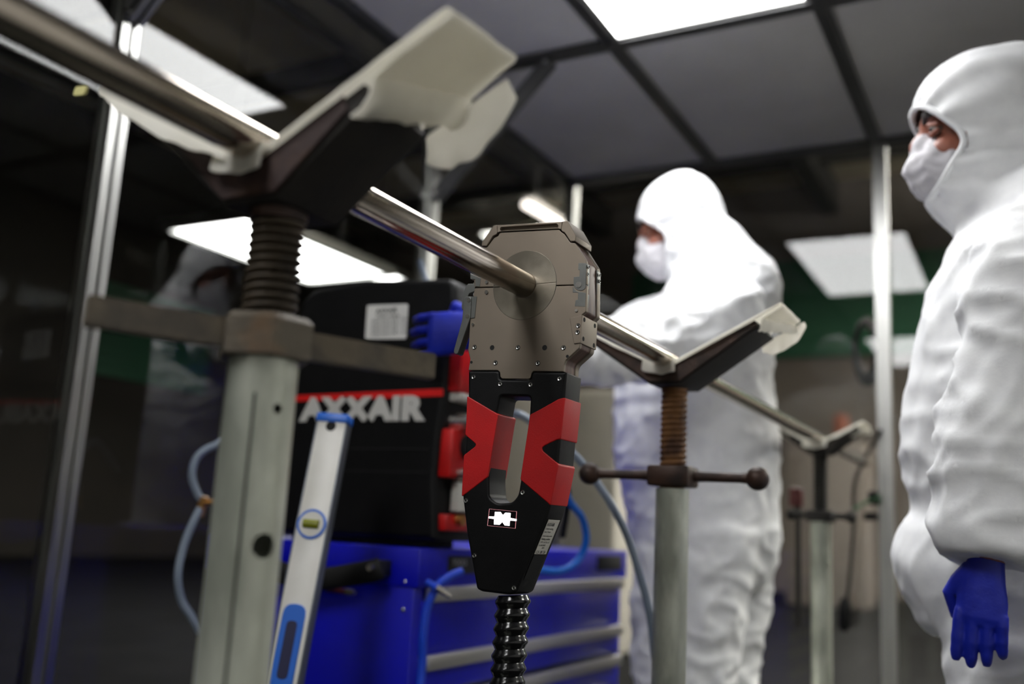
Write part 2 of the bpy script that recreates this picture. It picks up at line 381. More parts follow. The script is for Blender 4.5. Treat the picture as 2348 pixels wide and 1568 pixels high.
# tent ceiling: beams, panels
ct = thing('ceiling', (-.45, .5, ZT), kind='structure')
for y in PY[:-1]: obj('cross_beam', profile(bmesh.new(), (XL+.012, y, ZT+.026), (XR-.022, y, ZT+.026)), 'beam', ct)
XB = [XL, -1.2285, -.538, .164, XR]
for x in XB[1:-1]: obj('beam', profile(bmesh.new(), (x, PY[0], ZT+.0265), (x, YF-.02, ZT+.0265), .047), 'beam', ct)
LEDS = {(1, 1), (1, 3)}
for i in range(4):
    for j in range(5):
        if (i, j) in LEDS: continue
        obj('ceiling_panel', B((XB[i]+.012, PY[j]+.014, ZT+.028), (XB[i+1]-.012, PY[j+1]-.014, ZT+.034)), 'ceil_panel', ct)
for (i, j), lab in (((1, 3), 'bright white light panel in the ceiling above the two workers'), ((1, 1), 'white light panel in the ceiling behind the viewpoint, mirrored in the back wall')):
    t = thing('light_panel', ((XB[i]+XB[i+1])/2, (PY[j]+PY[j+1])/2, ZT+.01), lab, 'light', 'light panels in the tent ceiling')
    lo = (XB[i]+.022, PY[j]+.024); hi = (XB[i+1]-.022, PY[j+1]-.024)
    obj('diffuser', B((lo[0]+.014, lo[1]+.014, ZT+.012), (hi[0]-.014, hi[1]-.014, ZT+.02)), 'led', t)
    fb = bmesh.new(); e = .014
    box(fb, (lo[0], lo[1], ZT+.008), (lo[0]+e, hi[1], ZT+.03)); box(fb, (hi[0]-e, lo[1], ZT+.008), (hi[0], hi[1], ZT+.03))
    box(fb, (lo[0]+e, lo[1], ZT+.008), (hi[0]-e, lo[1]+e, ZT+.03)); box(fb, (lo[0]+e, hi[1]-e, ZT+.008), (hi[0]-e, hi[1], ZT+.03))
    obj('frame', fb, 'alu', t)
    obj('housing', B((lo[0]+e, lo[1]+e, ZT+.021), (hi[0]-e, hi[1]-e, ZT+.04)), 'slot_dark', t)
# knee braces of the tent frame, from post to beam
for y in (1.4625, 2.843):
    bb = profile(bmesh.new(), (XL+.012, y, 2.076), (-1.4625, y, 2.533), .042, up=(0, 1, 0)); obj('brace', bb, 'beam', wl)
    for q in ((XL+.02, y-.028, 2.085), (-1.474, y-.028, 2.52)):
        obj('bolt', C_(q, (q[0], q[1]+.006, q[2]), .008, seg=12), 'screw', wl)
#---PIPE AND STANDS---
PX, PZ, PR = -.593, 1.218, .01685
obj('steel_tube', C_((PX, -.25, PZ), (PX, 3.98, PZ), PR, seg=64), 'steel', label='long polished steel tube running through the weld head and over the stands', cat='tube')

def screw_mesh(c, z0, z1, R, amp, pitch, seg=40, per=12):
    nz = int((z1-z0)/pitch*per); bm = bmesh.new(); rows = []
    for i in range(nz+1):
        z = z0+(z1-z0)*i/nz; row = []
        for k in range(seg):
            t = 2*PI*k/seg; ph = (z/pitch - k/seg) % 1
            r = R - amp*(1-math.sin(PI*ph)**.8)
            row.append(bm.verts.new((c[0]+r*math.cos(t), c[1]+r*math.sin(t), z)))
        rows.append(row)
    for A, Bq in zip(rows, rows[1:]):
        for k in range(seg): bm.faces.new((A[k], A[(k+1) % seg], Bq[(k+1) % seg], Bq[k]))
    bm.faces.new(rows[0]); bm.faces.new(rows[-1]); return bm
def cyl_hit(px, py, c, R):
    d = ray(px, py); o = CAM
    A = d[0]**2+d[1]**2; Bq = 2*(d[0]*(o[0]-c[0])+d[1]*(o[1]-c[1])); Cq = (o[0]-c[0])**2+(o[1]-c[1])**2-R*R
    t = (-Bq-math.sqrt(max(Bq*Bq-4*A*Cq, 0)))/(2*A); return Vector(o+d*t)
def stand_tube(root, c, z1, R, holes, mat='galv'):
    bm = hollow(bmesh.new(), c, 0.008, z1, R, R-.004)
    me = bm2me(bm)
    if holes:
        cb = bmesh.new()
        for px, py, r in holes:
            P = cyl_hit(px, py, c, R); d = (P-Vector((c[0], c[1], P.z))).normalized()
            cyl(cb, P+d*.01, P-d*.02, r)
        co = link(bpy.data.objects.new('cutter', bm2me(cb)))
        me = evaluated(me, [('BOOLEAN', dict(operation='DIFFERENCE', object=co, solver='EXACT'))]); bpy.data.objects.remove(co)
    o = obj('tube', me, mat, root)
    # weld seam down the tube
    return o
def base_of(root, c, R):
    for k in range(3):
        a = 2*PI*k/3+.5; d = Vector((math.cos(a), math.sin(a), 0))
        obj('leg', bar(bmesh.new(), Vector((c[0], c[1], .03))+d*R, Vector((c[0], c[1], .012))+d*.32, .05, .02), 'galv', root)
def vee(c, y0, y1, L, th, t_out=.017, t_in=.028, vz=None, dx=0.):
    """V head profile in x,z: two arms and a gusset"""
    x0 = PX+dx; z0 = PZ-.019-.003 if vz is None else vz
    ca, sa = math.cos(th), math.sin(th)
    top = [(x0-L*ca, z0+L*sa), (x0, z0), (x0+L*ca, z0+L*sa)]
    n = Vector((sa, -ca))
    def off(p, s, t): return (p[0]+s*sa*t, p[1]-ca*t)
    loop = [top[0], top[1], top[2], off(top[2], 1, t_out), (x0+.03, z0-t_in-.002), (x0-.03, z0-t_in-.002), off(top[0], -1, t_out)]
    return loop
def noise2(x, y, s=0): return noise.noise(Vector((x, y, s)))
def cover(name, y0, y1, L, th, under, flap, flap_len, lip, label, vz=None, tk=.0022, seed=1, over=.012, group=None, hem=((.0045, .001), (.009, .013)), metal=.128, twist=.09, lfac=1.0):
    """white sheet lying in the V, over each arm's tip and back under it, with a hanging flap at the far edge"""
    x0 = PX; z0 = PZ-.0195 if vz is None else vz
    t = thing(name, (x0, (y0+y1)/2, z0), label, 'cover', 'white covers on the V heads')
    ca, sa = math.cos(th), math.sin(th)
    L0 = L
    for s in (1, -1):
        L = L0 if s > 0 else L0*lfac
        # distance along: from the valley out over the tip, round it and back beneath
        path = []
        for i in range(13): path.append((s*(L+over)*i/12*1.0, 0.0))
        for i in range(1, 6):
            a = PI*i/6; path.append((s*(L+over+.003*math.sin(a)), -.0026*(1-math.cos(a))))
        und = under[0 if s > 0 else 1]
        for i in range(11):
            ll = L+over-und*i/10; k = min(1, max(0, (metal+.012-ll)/.014)); path.append((s*ll, -.0052-.0175*k))
        NY = 14; bm = bmesh.new(); G = []
        for i, (l, h) in enumerate(path):
            row = []
            for j in range(NY+1):
                v = j/NY; y = y0+(y1-y0)*v; ll, hh = l, h
                if i > 18:      # torn edge under the arm, ragged
                    k = (i-18)/10; ll += s*k*(.045*v*(1 if s > 0 else -.4)+.006*noise2(v*9, 3.1*s, seed)); hh -= .002*k
                w = noise2(l*26, v*3, seed+3)*.0016
                x = x0+abs(ll)*s*ca + s*hh*(-sa)*1.0
                z = z0+abs(ll)*sa + hh*ca + w + twist*v*max(0, abs(ll)-.10)*(1 if s > 0 else 0)
                yy = y+noise2(l*30, v*2, seed)*.003
                row.append(bm.verts.new((x, yy, z)))
            G.append(row)
        for A, Bq in zip(G, G[1:]):
            for j in range(NY): bm.faces.new((A[j], A[j+1], Bq[j+1], Bq[j]))
        me = evaluated(bm2me(bm), [('SOLIDIFY', dict(thickness=tk, offset=1 if s > 0 else 1))])
        obj('right_sheet' if s > 0 else 'left_sheet', me, 'paper', t)
        if flap[0 if s > 0 else 1]:
            l0, l1 = flap[0 if s > 0 else 1]; bm = bmesh.new(); G = []
            FL = flap_len
            for i in range(17):
                u = i/16; l = l0+(l1-l0)*u; row = []
                for j in range(9):
                    v = j/8; drop = FL*v*(math.sin(PI*min(1, u*.86+.10))**.6)*(1+.12*noise2(u*7, 0, seed))
                    x = x0+s*(l*ca+.3*drop*(u-.35)); z = z0+l*sa-.012-drop
                    yy = y1-.004+.012*v+.009*noise2(u*5, v*1.5, seed+5)*v
                    row.append(bm.verts.new((x, yy, z)))
                G.append(row)
            for A, Bq in zip(G, G[1:]):
                for j in range(8): bm.faces.new((A[j], A[j+1], Bq[j+1], Bq[j]))
            me = evaluated(bm2me(bm), [('SOLIDIFY', dict(thickness=tk)), ('SUBSURF', dict(levels=1))])
            obj('hanging_flap', me, 'paper', t)
    L = L0
    # hem folded down along the near edge of each arm
    for s, (hh, oo) in ((1, hem[0]), (-1, hem[1])):
        bm = bmesh.new(); G = []
        for i in range(25):
            u = i/24; l = .022+((L if s > 0 else L*lfac)+over-.022)*u; row = []
            h = hh*(.55+.45*math.sin(PI*min(1, u*1.05))+.22*noise2(u*6, s, seed+2))
            for j in range(5):
                v = j/4; row.append(bm.verts.new((x0+s*l*ca-s*.2*h*v, y0-.0008-oo*math.sin(PI*v*.5)*math.sin(PI*min(1, .12+u*.9))**.5-.0012*noise2(u*8, v, seed+1), z0+l*sa+.0012-h*v)))
            G.append(row)
        for A, Bq in zip(G, G[1:]):
            for j in range(4): bm.faces.new((A[j], A[j+1], Bq[j+1], Bq[j]))
        obj('folded_hem', evaluated(bm2me(bm), [('SOLIDIFY', dict(thickness=.0018))]), 'paper', t)
    # lip folded down over the near edge of the valley
    bm = bmesh.new(); G = []; a, b, h = lip
    for i in range(13):
        u = i/12; x = a+(b-a)*u; zt = z0+abs(x-x0)*math.tan(th)+.002; row = []
        for j in range(7):
            v = j/6; row.append(bm.verts.new((x+.003*v*(u-.5), y0-.002-.006*math.sin(v*PI*.5)-.002*noise2(u*4, v, seed), zt-h*v*(.82+.18*math.cos(u*5))+(.004*(1-v)))))
        G.append(row)
    for A, Bq in zip(G, G[1:]):
        for j in range(6): bm.faces.new((A[j], A[j+1], Bq[j+1], Bq[j]))
    me = evaluated(bm2me(bm), [('SOLIDIFY', dict(thickness=.0025)), ('SUBSURF', dict(levels=1))])
    obj('folded_lip', me, 'paper', t)
    return t

# nearest stand
c = (PX, .632); R = .0302
st = thing('pipe_stand', (c[0], c[1], 0), 'nearest pipe stand with dark flat-bar nut and grey threaded spindle', 'stand', 'pipe stands under the steel tube')
stand_tube(st, c, 1.040, R, [(637, 937, .0044), (606, 1252, .0105)]); base_of(st, c, R)
a = cyl_hit(585, 900, c, R-.0005); b = cyl_hit(548, 1560, c, R-.0005)
d = Vector((a.x-c[0], a.y-c[1], 0)).normalized()
obj('seam', bar(bmesh.new(), Vector((c[0], c[1], .02))+d*R*.995, Vector((c[0], c[1], 1.0))+d*R*.995, .0022, .0012, up=d), 'galv_dark', st)
obj('spindle', screw_mesh(c, 1.02, 1.175, .0247, .0070, .0084), 'spindle_iron', st)
pl_, pr_ = dep(183, 752, .775), dep(975, 822, .965); pl_.z = pr_.z = (pl_.z+pr_.z)/2+.001
mid = Vector((c[0], c[1], pl_.z)); dr = (pr_-pl_).normalized(); pl_ = mid-dr*(mid-pl_).length; pr_ = mid+dr*(pr_-mid).length
nut = bmesh.new(); hx = []
for z, r in ((mid.z-.019, .040), (mid.z-.017, .0425), (mid.z+.014, .0425), (mid.z+.019, .037)):
    hx.append([nut.verts.new((c[0]+r*math.cos(2*PI*k/6+.35), c[1]+r*math.sin(2*PI*k/6+.35), z)) for k in range(6)])
for A, Bq in zip(hx, hx[1:]):
    for k in range(6): nut.faces.new((A[k], A[(k+1) % 6], Bq[(k+1) % 6], Bq[k]))
nut.faces.new(hx[0]); nut.faces.new(hx[-1])
obj('nut', nut, 'iron_edge', st, ang=20)
for e in (pl_, pr_):
    s = (e-mid).normalized(); hb = bar(bmesh.new(), mid+s*.036, e, .014, .0255)
    bmesh.ops.bevel(hb, geom=hb.edges[:], offset=.0016, segments=2, affect='EDGES'); obj('handle_bar', hb, 'iron', st)
TH = math.radians(27.5)
obj('v_head', plate_xz([vee(c, 0, 0, .128, TH)], .594, .678, .002), 'iron_black', st)
lo = vee(c, 0, 0, .128, TH); zb = PZ-.022-.030
obj('edge_flange', plate_xz([[lo[1], (lo[1][0]+.108*math.cos(TH), lo[1][1]+.108*math.sin(TH)), (lo[1][0]+.108*math.cos(TH)+.006, lo[1][1]+.108*math.sin(TH)-.013), (lo[1][0]+.03, lo[1][1]-.026), (lo[1][0]-.03, lo[1][1]-.026), (lo[0][0]+.02, lo[0][1]-.026), (lo[0][0]+.012, lo[0][1]-.008)]], .5905, .594, .0008), 'iron_red', st)
obj('collar', C_((c[0], c[1], 1.158), (c[0], c[1], 1.172), .0255, .027, 32), 'rust_dark', st)
cv = cover('protective_cover', .5885, .694, .207, TH, (.112, .05), ((.128, .221), None), .046, (PX-.036, PX+.021, .026), 'white padded sheet wrapped over the nearest V head with a torn flap', seed=2, lfac=1.07, hem=((.0045, .001), (.021, .019)))
p = at(184, 213, 1, .60); obj('tape_scrap', plate_xz([round_poly([(p.x-.006, p.z-.004), (p.x+.012, p.z-.006), (p.x+.014, p.z+.004), (p.x-.004, p.z+.006)], .004)], .596, .599, .0004), 'tape', cv)

# middle stand
c = (PX, 1.722); R = .0302
st = thing('pipe_stand', (c[0], c[1], 0), 'rusty pipe stand right of the weld head with two ball ends', 'stand', 'pipe stands under the steel tube')
stand_tube(st, c, .985, R, []); base_of(st, c, R)
obj('spindle', screw_mesh(c, .96, 1.17, .0245, .0036, .0105), 'rust', st)
bl, br = at(1352, 1096, 1, c[1]-.02), at(1737, 1086, 1, c[1]+.02); z = (bl.z+br.z)/2; bl.z = br.z = z
nut = B((c[0]-.040, c[1]-.034, z-.020), (c[0]+.040, c[1]+.034, z+.018), .006); obj('nut', nut, 'rust_dark', st)
for e in (bl, br):
    s = (e-Vector((c[0], c[1], z))).normalized(); pts = [Vector((c[0], c[1], z))+s*.036, Vector((c[0], c[1], z))+s*.06, e-s*.03, e-s*.012]
    h = obj('handle_rod', sweep(bmesh.new(), pts, [.0105, .009, .0085, .011], 20), 'rust_dark', st)
    obj('ball_knob', ellipsoid(bmesh.new(), e, (.0212,)*3), 'rust_dark', h)
TH2 = math.radians(27)
obj('v_head', plate_xz([vee(c, 0, 0, .185, TH2, .014, .022)], 1.665, 1.775, .002), 'iron_black', st)
lo = vee(c, 0, 0, .185, TH2)
obj('edge_flange', plate_xz([[lo[1], lo[2], (lo[2][0]+.004, lo[2][1]-.009), (lo[1][0]+.03, lo[1][1]-.020), (lo[1][0]-.03, lo[1][1]-.020), (lo[0][0]-.003, lo[0][1]-.009), lo[0]]], 1.661, 1.665, .0008), 'rust_dark', st)
cover('protective_cover', 1.657, 1.79, .185, TH2, (.055, .04), ((.165, .252), None), .03, (PX-.038, PX+.024, .026), 'white sheet on the middle V head behind the weld head, tip curled down', seed=9, over=.05, metal=.185, twist=0, hem=((.008, .005), (.008, .006)))

# far stand
c = (PX, 3.10)
st = thing('pipe_stand', (c[0], c[1], 0), 'farthest pipe stand with black spindle, beside the back wall post', 'stand', 'pipe stands under the steel tube')
stand_tube(st, c, .98, R, [(1896, 1300, .006)]); base_of(st, c, R)
obj('spindle', screw_mesh(c, .95, 1.17, .0225, .0036, .0105, 24, 8), 'iron_black', st)
z = .985; obj('nut', B((c[0]-.040, c[1]-.034, z-.018), (c[0]+.040, c[1]+.034, z+.016), .006), 'iron_black', st)
for sx in (-1, 1):
    h = obj('handle_rod', C_((c[0]+sx*.036, c[1], z), (c[0]+sx*.082, c[1], z), .009), 'iron_black', st)
    obj('ball_knob', ellipsoid(bmesh.new(), (c[0]+sx*.088, c[1], z), (.018,)*3), 'iron_black', h)
obj('v_head', plate_xz([vee(c, 0, 0, .13, TH2, .014, .022)], 3.05, 3.15, .002), 'iron_black', st)
cover('protective_cover', 3.04, 3.16, .13, TH2, (.05, .04), (None, None), .03, (PX-.04, PX+.03, .03), 'small white sheet on the farthest V head by the back wall', seed=17, over=.02, metal=.13, twist=0, hem=((.013, .006), (.013, .008)))
#---WELD HEAD---
YG, TG = 1.107, .047
def g2(px, py, y=YG):
    p = at(px, py, 1, y); return (p.x, p.z)
def gp(L, y=YG): return [g2(*q, y) for q in L]
gun = thing('weld_head', (PX, YG+TG/2, PZ), 'orbital weld head clamped on the steel tube, bronze grey top and red-black grip', 'weld head')
UP = [(1088, 658.5), (1086, 640), (1082, 612), (1106, 575), (1107, 567), (1117, 566), (1133, 545), (1142, 541), (1145, 535), (1149, 533), (1282, 526), (1286, 531), (1294, 536), (1308, 556), (1319, 557), (1344, 597), (1345, 652)]
DN = [(1088, 660.5), (1345, 654), (1343.5, 714), (1334, 722), (1330, 788), (1328, 798), (1297, 826), (1293, 836), (1292, 852), (1223, 851), (1218, 856), (1216, 866), (1212, 869), (1151, 868), (1147, 864), (1146, 853), (1141, 849), (1074, 849), (1078, 823), (1073, 803), (1075, 784), (1078, 729)]
WHOLE = [(1088, 658.5), (1086, 640), (1082, 612), (1106, 569), (1140, 531), (1287, 523), (1319, 557), (1344, 597), (1343.5, 714), (1334, 722), (1330, 788), (1328, 798), (1297, 826), (1293, 836), (1292, 858), (1074, 858), (1078, 823), (1073, 803), (1075, 784), (1078, 729)]
def inset(L, k):
    cx, cz = g2(1203, 690); return [(x+(cx-x)*k, z+(cz-z)*k) for x, z in L]
rp = lambda L, r=.001: round_poly(gp(L), r)
obj('upper_plate', plate_xz([rp(UP)], YG, YG+.0062, .0008), 'taupe', gun)
obj('lower_plate', plate_xz([rp(DN)], YG, YG+.0062, .0008), 'taupe', gun)
obj('insulating_core', plate_xz([round_poly(inset(gp(WHOLE), .014), .002)], YG+.0055, YG+TG-.011, .0008), 'phenolic', gun)
obj('rear_plate', plate_xz([rp(WHOLE, .003)], YG+TG-.0115, YG+TG, .0012), 'taupe', gun)
# collet: two half discs with a bore for the tube
ccx, ccz = PX, PZ; cr = .0470
zs = g2(1280, 656)[1]; 
for s, nm in ((1, 'upper_collet'), (-1, 'lower_collet')):
    lp = []
    for k in range(33):
        t = PI*k/32; lp.append((ccx+cr*math.cos(t), ccz+s*(cr*math.sin(t)+.0004)))
    for k in range(25):
        t = PI*(1-k/24); lp.append((ccx+(PR+.0004)*math.cos(t), ccz+s*((PR+.0004)*math.sin(t)+.0004)))
    obj(nm, plate_xz([lp], YG-.0005, YG+.004, .0003), 'disc', gun)
rb = bmesh.new(); ring_n = 64
obj('collet_gap', plate_xz([[(ccx+(cr+.0004)*math.cos(2*PI*k/64), ccz+(cr+.0004)*math.sin(2*PI*k/64)) for k in range(64)], [(ccx+(cr-.0002)*math.cos(2*PI*k/64), ccz+(cr-.0002)*math.sin(2*PI*k/64)) for k in range(64)]], YG-.0003, YG+.0002, .0001), 'galv_dark', gun)
# top cap: two wings and a recessed bar
WL_ = [(1106, 565), (1107, 556), (1134, 517.5), (1141, 517), (1142, 534), (1140, 538), (1132, 542), (1117, 565)]
WR_ = [(1291, 509), (1303, 507), (1322, 541), (1321, 554), (1309, 554), (1296, 534), (1290, 531.5), (1288, 528)]
for L, nm in ((WL_, 'cap_wing'), (WR_, 'cap_wing')):
    obj(nm, plate_xz([rp(L, .0008)], YG-.0025, YG+TG+.0025, .0008), 'taupe', gun)
BARL = [(1141.5, 517), (1290.5, 509), (1288, 527), (1282, 525), (1149, 531.5), (1142, 534)]
BARI = [(1150, 521.5), (1277, 513.5), (1281, 517), (1281, 523.2), (1149, 530), (1147.5, 525)]
obj('cap_bar', plate_xz([rp(BARL, .0004), rp(BARI, .001)], YG-.0018, YG+.004, .0005), 'taupe', gun)
obj('cap_back', plate_xz([rp(BARL, .0004)], YG+.0038, YG+TG+.002, .0005), 'taupe', gun)
def disc_at(bm, px, py, r, y0, y1, seg=20):
    x, z = g2(px, py); return cyl(bm, (x, y0, z), (x, y1, z), r, seg=seg)
# screws: one mesh, shared
def screw_bm():
    bm = bmesh.new(); seg = 18; prof = [(.0, .0006), (.0013, .0006), (.0013, -.0006), (.0022, -.0009), (.0027, -.0004), (.0027, .001)]
    rows = []
    for r, y in prof:
        if r == 0: rows.append([bm.verts.new((0, y, 0))]); continue
        rows.append([bm.verts.new(((r if r != .0013 else .0013)*math.cos(2*PI*k/seg), y, r*math.sin(2*PI*k/seg))) for k in range(seg)])
    for k in range(seg): bm.faces.new((rows[0][0], rows[1][k], rows[1][(k+1) % seg]))
    for A, Bq in zip(rows[1:], rows[2:]):
        for k in range(seg): bm.faces.new((A[k], A[(k+1) % seg], Bq[(k+1) % seg], Bq[k]))
    return bm
sme = bm2me(screw_bm()); shade(sme); sme.materials.append(MATS['screw'])
hb = bmesh.new(); cyl(hb, (0, -.0002, 0), (0, .0006, 0), .0013, seg=6); hme = bm2me(hb); hme.materials.append(MATS['hole'])
wb_ = bmesh.new(); cyl(wb_, (0, .0004, 0), (0, .0012, 0), .0036, seg=20); wme = bm2me(wb_); wme.materials.append(MATS['hole'])
def put(name, me, p, parent, sc=1, rot=None):
    o = link(bpy.data.objects.new(name, me)); o.parent = parent; o.location = Vector(p)-ROOT[parent]; o.scale = (sc,)*3
    if rot: o.rotation_euler = rot
    ROOT[o] = Vector(p); return o
def screw(px, py, y, sc=1, well=True):
    x, z = g2(px, py, y)
    if well: put('screw_well', wme, (x, y-.0005, z), gun, sc)
    s = put('screw', sme, (x, y-.0004, z), gun, sc); h = link(bpy.data.objects.new('socket', hme)); h.parent = s; h.location = (0, -.0002, 0)
for q in ((1088, 796), (1187.5, 797), (1292, 797.5), (1136, 832), (1233, 833)): screw(*q, YG, .95)
for q in ((1116, 670, 1.15), (1116.5, 647, 1.0), (1085, 744, .85), (1322, 712, .85)):
    x, z = g2(q[0], q[1]); b = bmesh.new(); cyl(b, (x, YG+.001, z), (x, YG-.0014, z), .0028*q[2], .0024*q[2], 20); obj('stud', b, 'screw', gun)
for q in ((1081, 830.5, .0021), (1301, 817, .0022), (1128.5, 797, .0036), (1249, 797, .0037)):
    x, z = g2(q[0], q[1]); obj('hole_rim', plate_xz([[(x+q[2]*1.12*math.cos(2*PI*k/24), z+q[2]*1.12*math.sin(2*PI*k/24)) for k in range(24)], [(x+q[2]*.95*math.cos(2*PI*k/24), z+q[2]*.95*math.sin(2*PI*k/24)) for k in range(24)]], YG-.0002, YG+.0006, .0001), 'taupe', gun)
    obj('bore', C_((x, YG-.00015, z), (x, YG+.003, z), q[2], seg=24), 'hole', gun)
# hinge on the right
H1 = [(1327, 603), (1344.5, 603.5), (1343.5, 650), (1343, 660), (1338, 665), (1332, 666.5), (1324, 665), (1318, 660), (1315.5, 652), (1316, 635), (1329, 634), (1330, 619), (1326, 618.5)]
H2 = [(1313.5, 655), (1316, 661), (1323, 668), (1342, 671), (1343.5, 673), (1341.5, 703), (1318, 702), (1320, 688), (1325, 687), (1325.5, 671), (1313.5, 671)]
obj('hinge_leaf', plate_xz([rp(H1, .0008)], YG-.0006, YG+.0105, .0003), 'hinge', gun)
obj('hinge_leaf', plate_xz([rp(H2, .0006)], YG-.0002, YG+.0105, .0003), 'hinge', gun)
x, z = g2(1327, 653); pn = obj('hinge_pin', C_((x, YG-.0014, z), (x, YG, z), .0042, seg=24), 'screw', gun)
obj('hinge_leaf', plate_xz([rp(H1, .0008)], YG+TG-.012, YG+TG+.0004, .0003), 'hinge', gun)
obj('hinge_leaf', plate_xz([rp(H2, .0006)], YG+TG-.012, YG+TG+.0004, .0003), 'hinge', gun)
def side_screw(px, py, yy, sc=.9):
    """screw on a side face, facing +x"""
    q = at(px, py, 1, yy); s = put('screw', sme, q+Vector((.0014, 0, 0)), gun, sc, (0, 0, PI/2)); h = link(bpy.data.objects.new('socket', hme)); h.parent = s; h.location = (0, -.0002, 0)
for q in ((1347.5, 612), (1345.5, 629), (1341, 681), (1339.5, 697)): side_screw(*q, YG+.0045)
for q in ((1374, 630), (1372.5, 645), (1368.5, 696), (1367.5, 711)): side_screw(*q, YG+TG-.006)
# bracket block
BK = [(1307, 730), (1336, 723), (1332.5, 786.5), (1317, 788.5)]
bk = obj('bracket_block', plate_xz([rp(BK, .0004)], YG-.0015, YG+TG+.001, .0005), 'taupe', gun)
for q in ((1325.5, 747), (1324, 762)): screw(*q, YG-.0015, .9)
bx = g2(1333.5, 723.5)[0]
for px, py in ((1336.5, 733), (1364, 747), (1333, 777), (1360, 792)):
    q = None
    for y in (YG+.005, YG+TG-.006):
        pass
    yy = YG+.006 if px < 1350 else YG+TG-.007
    q = at(px, py, 1, yy); zz = q.z
    # x of the block's side at this height
    za, zb_ = g2(1336, 723), g2(1332.5, 786.5); t = (zz-za[1])/(zb_[1]-za[1]); xs = za[0]+(zb_[0]-za[0])*t
    obj('bore', C_((xs-.003, yy, zz), (xs+.0003, yy, zz), .0030, seg=20), 'hole', bk)
# latch on the left
LH = [(1087.5, 649.5), (1071, 649.5), (1064, 660), (1059, 681), (1056.5, 700), (1057, 709), (1061, 710.5), (1065, 704), (1069, 683), (1074, 672), (1087, 667)]
obj('latch_hook', plate_xz([rp(LH, .0012)], YG+.002, YG+.030, .0008), 'hinge', gun)
LC = [(1079, 627), (1102.5, 638), (1100.5, 657.5), (1090.5, 657), (1090.5, 641), (1079, 640)]
obj('latch_catch', plate_xz([rp(LC, .0004)], YG-.0008, YG+.012, .0004), 'hinge', gun)
LB = [(1068, 684), (1072, 680), (1094, 679.5), (1089, 729), (1079, 730), (1063, 724)]
obj('latch_base', plate_xz([rp(LB, .0008)], YG-.0012, YG+.006, .0004), 'hinge', gun)
LL = [(1066, 686), (1070, 681), (1080, 681), (1083, 684), (1081, 726), (1052, 811), (1047, 813), (1042.5, 809), (1043, 803), (1062, 735)]
obj('latch_lever', plate_xz([rp(LL, .0015)], YG-.003, YG+.012, .0008), 'hinge', gun)
for q in ((1075, 688.5), (1072, 725)):
    x, z = g2(*q, YG-.003); obj('rivet', C_((x, YG-.0034, z), (x, YG-.0028, z), .0031, seg=20), 'screw', gun)
obj('latch_pin', C_((g2(1082, 643)[0], YG+.006, g2(1082, 646)[1]), (g2(1082, 643)[0]+.001, YG+.006, g2(1082, 676)[1]), .0016, seg=12), 'screw', gun)

# --- handle
BODY = [(1074, 850), (1141, 850), (1145, 854), (1146, 867), (1150, 870), (1213, 871), (1217, 868), (1219, 857), (1224, 852.5), (1299, 853), (1294, 912), (1279, 1070), (1262, 1158), (1256, 1180), (1192, 1338), (1184, 1358), (1170, 1364), (1104, 1356), (1093, 1350), (1071, 1227), (1061, 1140), (1066, 1042), (1071, 968), (1073.5, 909)]
HOLE = [(1146, 907), (1216, 909), (1214, 950), (1194, 1098), (1188, 1135), (1174, 1152), (1140, 1154), (1122, 1140), (1120, 1100), (1136, 960)]
body = obj('handle_body', plate_xz([round_poly(gp(BODY), [.0015, .001, .001, .001, .001, .001, .001, .001, .001, .002]+[.003]*14), round_poly(gp(HOLE), .005)], YG-.0004, YG+TG+.001, .003), 'black_plastic', gun)
mg = .0009
RL = [(1072.6, 909), (1098, 924), (1143, 950.5), (1139.5, 968), (1119, 1093), (1060, 1137.5), (1065, 1044), (1091, 1024), (1092.5, 1019.5), (1091, 1016), (1068, 996.5), (1070.5, 968)]
RR = [(1217, 951), (1240, 939), (1282, 915.5), (1296, 912.5), (1286, 1006.5), (1278, 1007), (1249, 1021), (1242.5, 1027), (1245, 1034.5), (1279, 1063), (1281, 1067), (1262.5, 1157.5), (1256, 1151), (1194.5, 1099)]
def grow(loop, k):
    A = sum(loop[i][0]*loop[(i+1) % len(loop)][1]-loop[(i+1) % len(loop)][0]*loop[i][1] for i in range(len(loop))); s = 1 if A > 0 else -1
    out = []
    for i, p in enumerate(loop):
        a = Vector(loop[i-1]); b = Vector(loop[(i+1) % len(loop)]); d = (b-a).normalized(); n = Vector((d.y, -d.x))*s
        out.append((p[0]+n.x*k, p[1]+n.y*k))
    return out
for L, nm in ((RL, 'grip_pad'), (RR, 'grip_pad')):
    obj(nm, plate_xz([grow(round_poly(gp(L), .0015, 3), .0005)], YG-.0014, YG+TG+.002, .0012), 'red_rubber', gun)
for q in ((1086, 864.5), (1147, 880.5), (1216.5, 882), (1283, 868.5), (1068.5, 1148), (1198.5, 1129), (1088, 1274), (1178.5, 1348)): screw(*q, YG-.0008, 1.0)
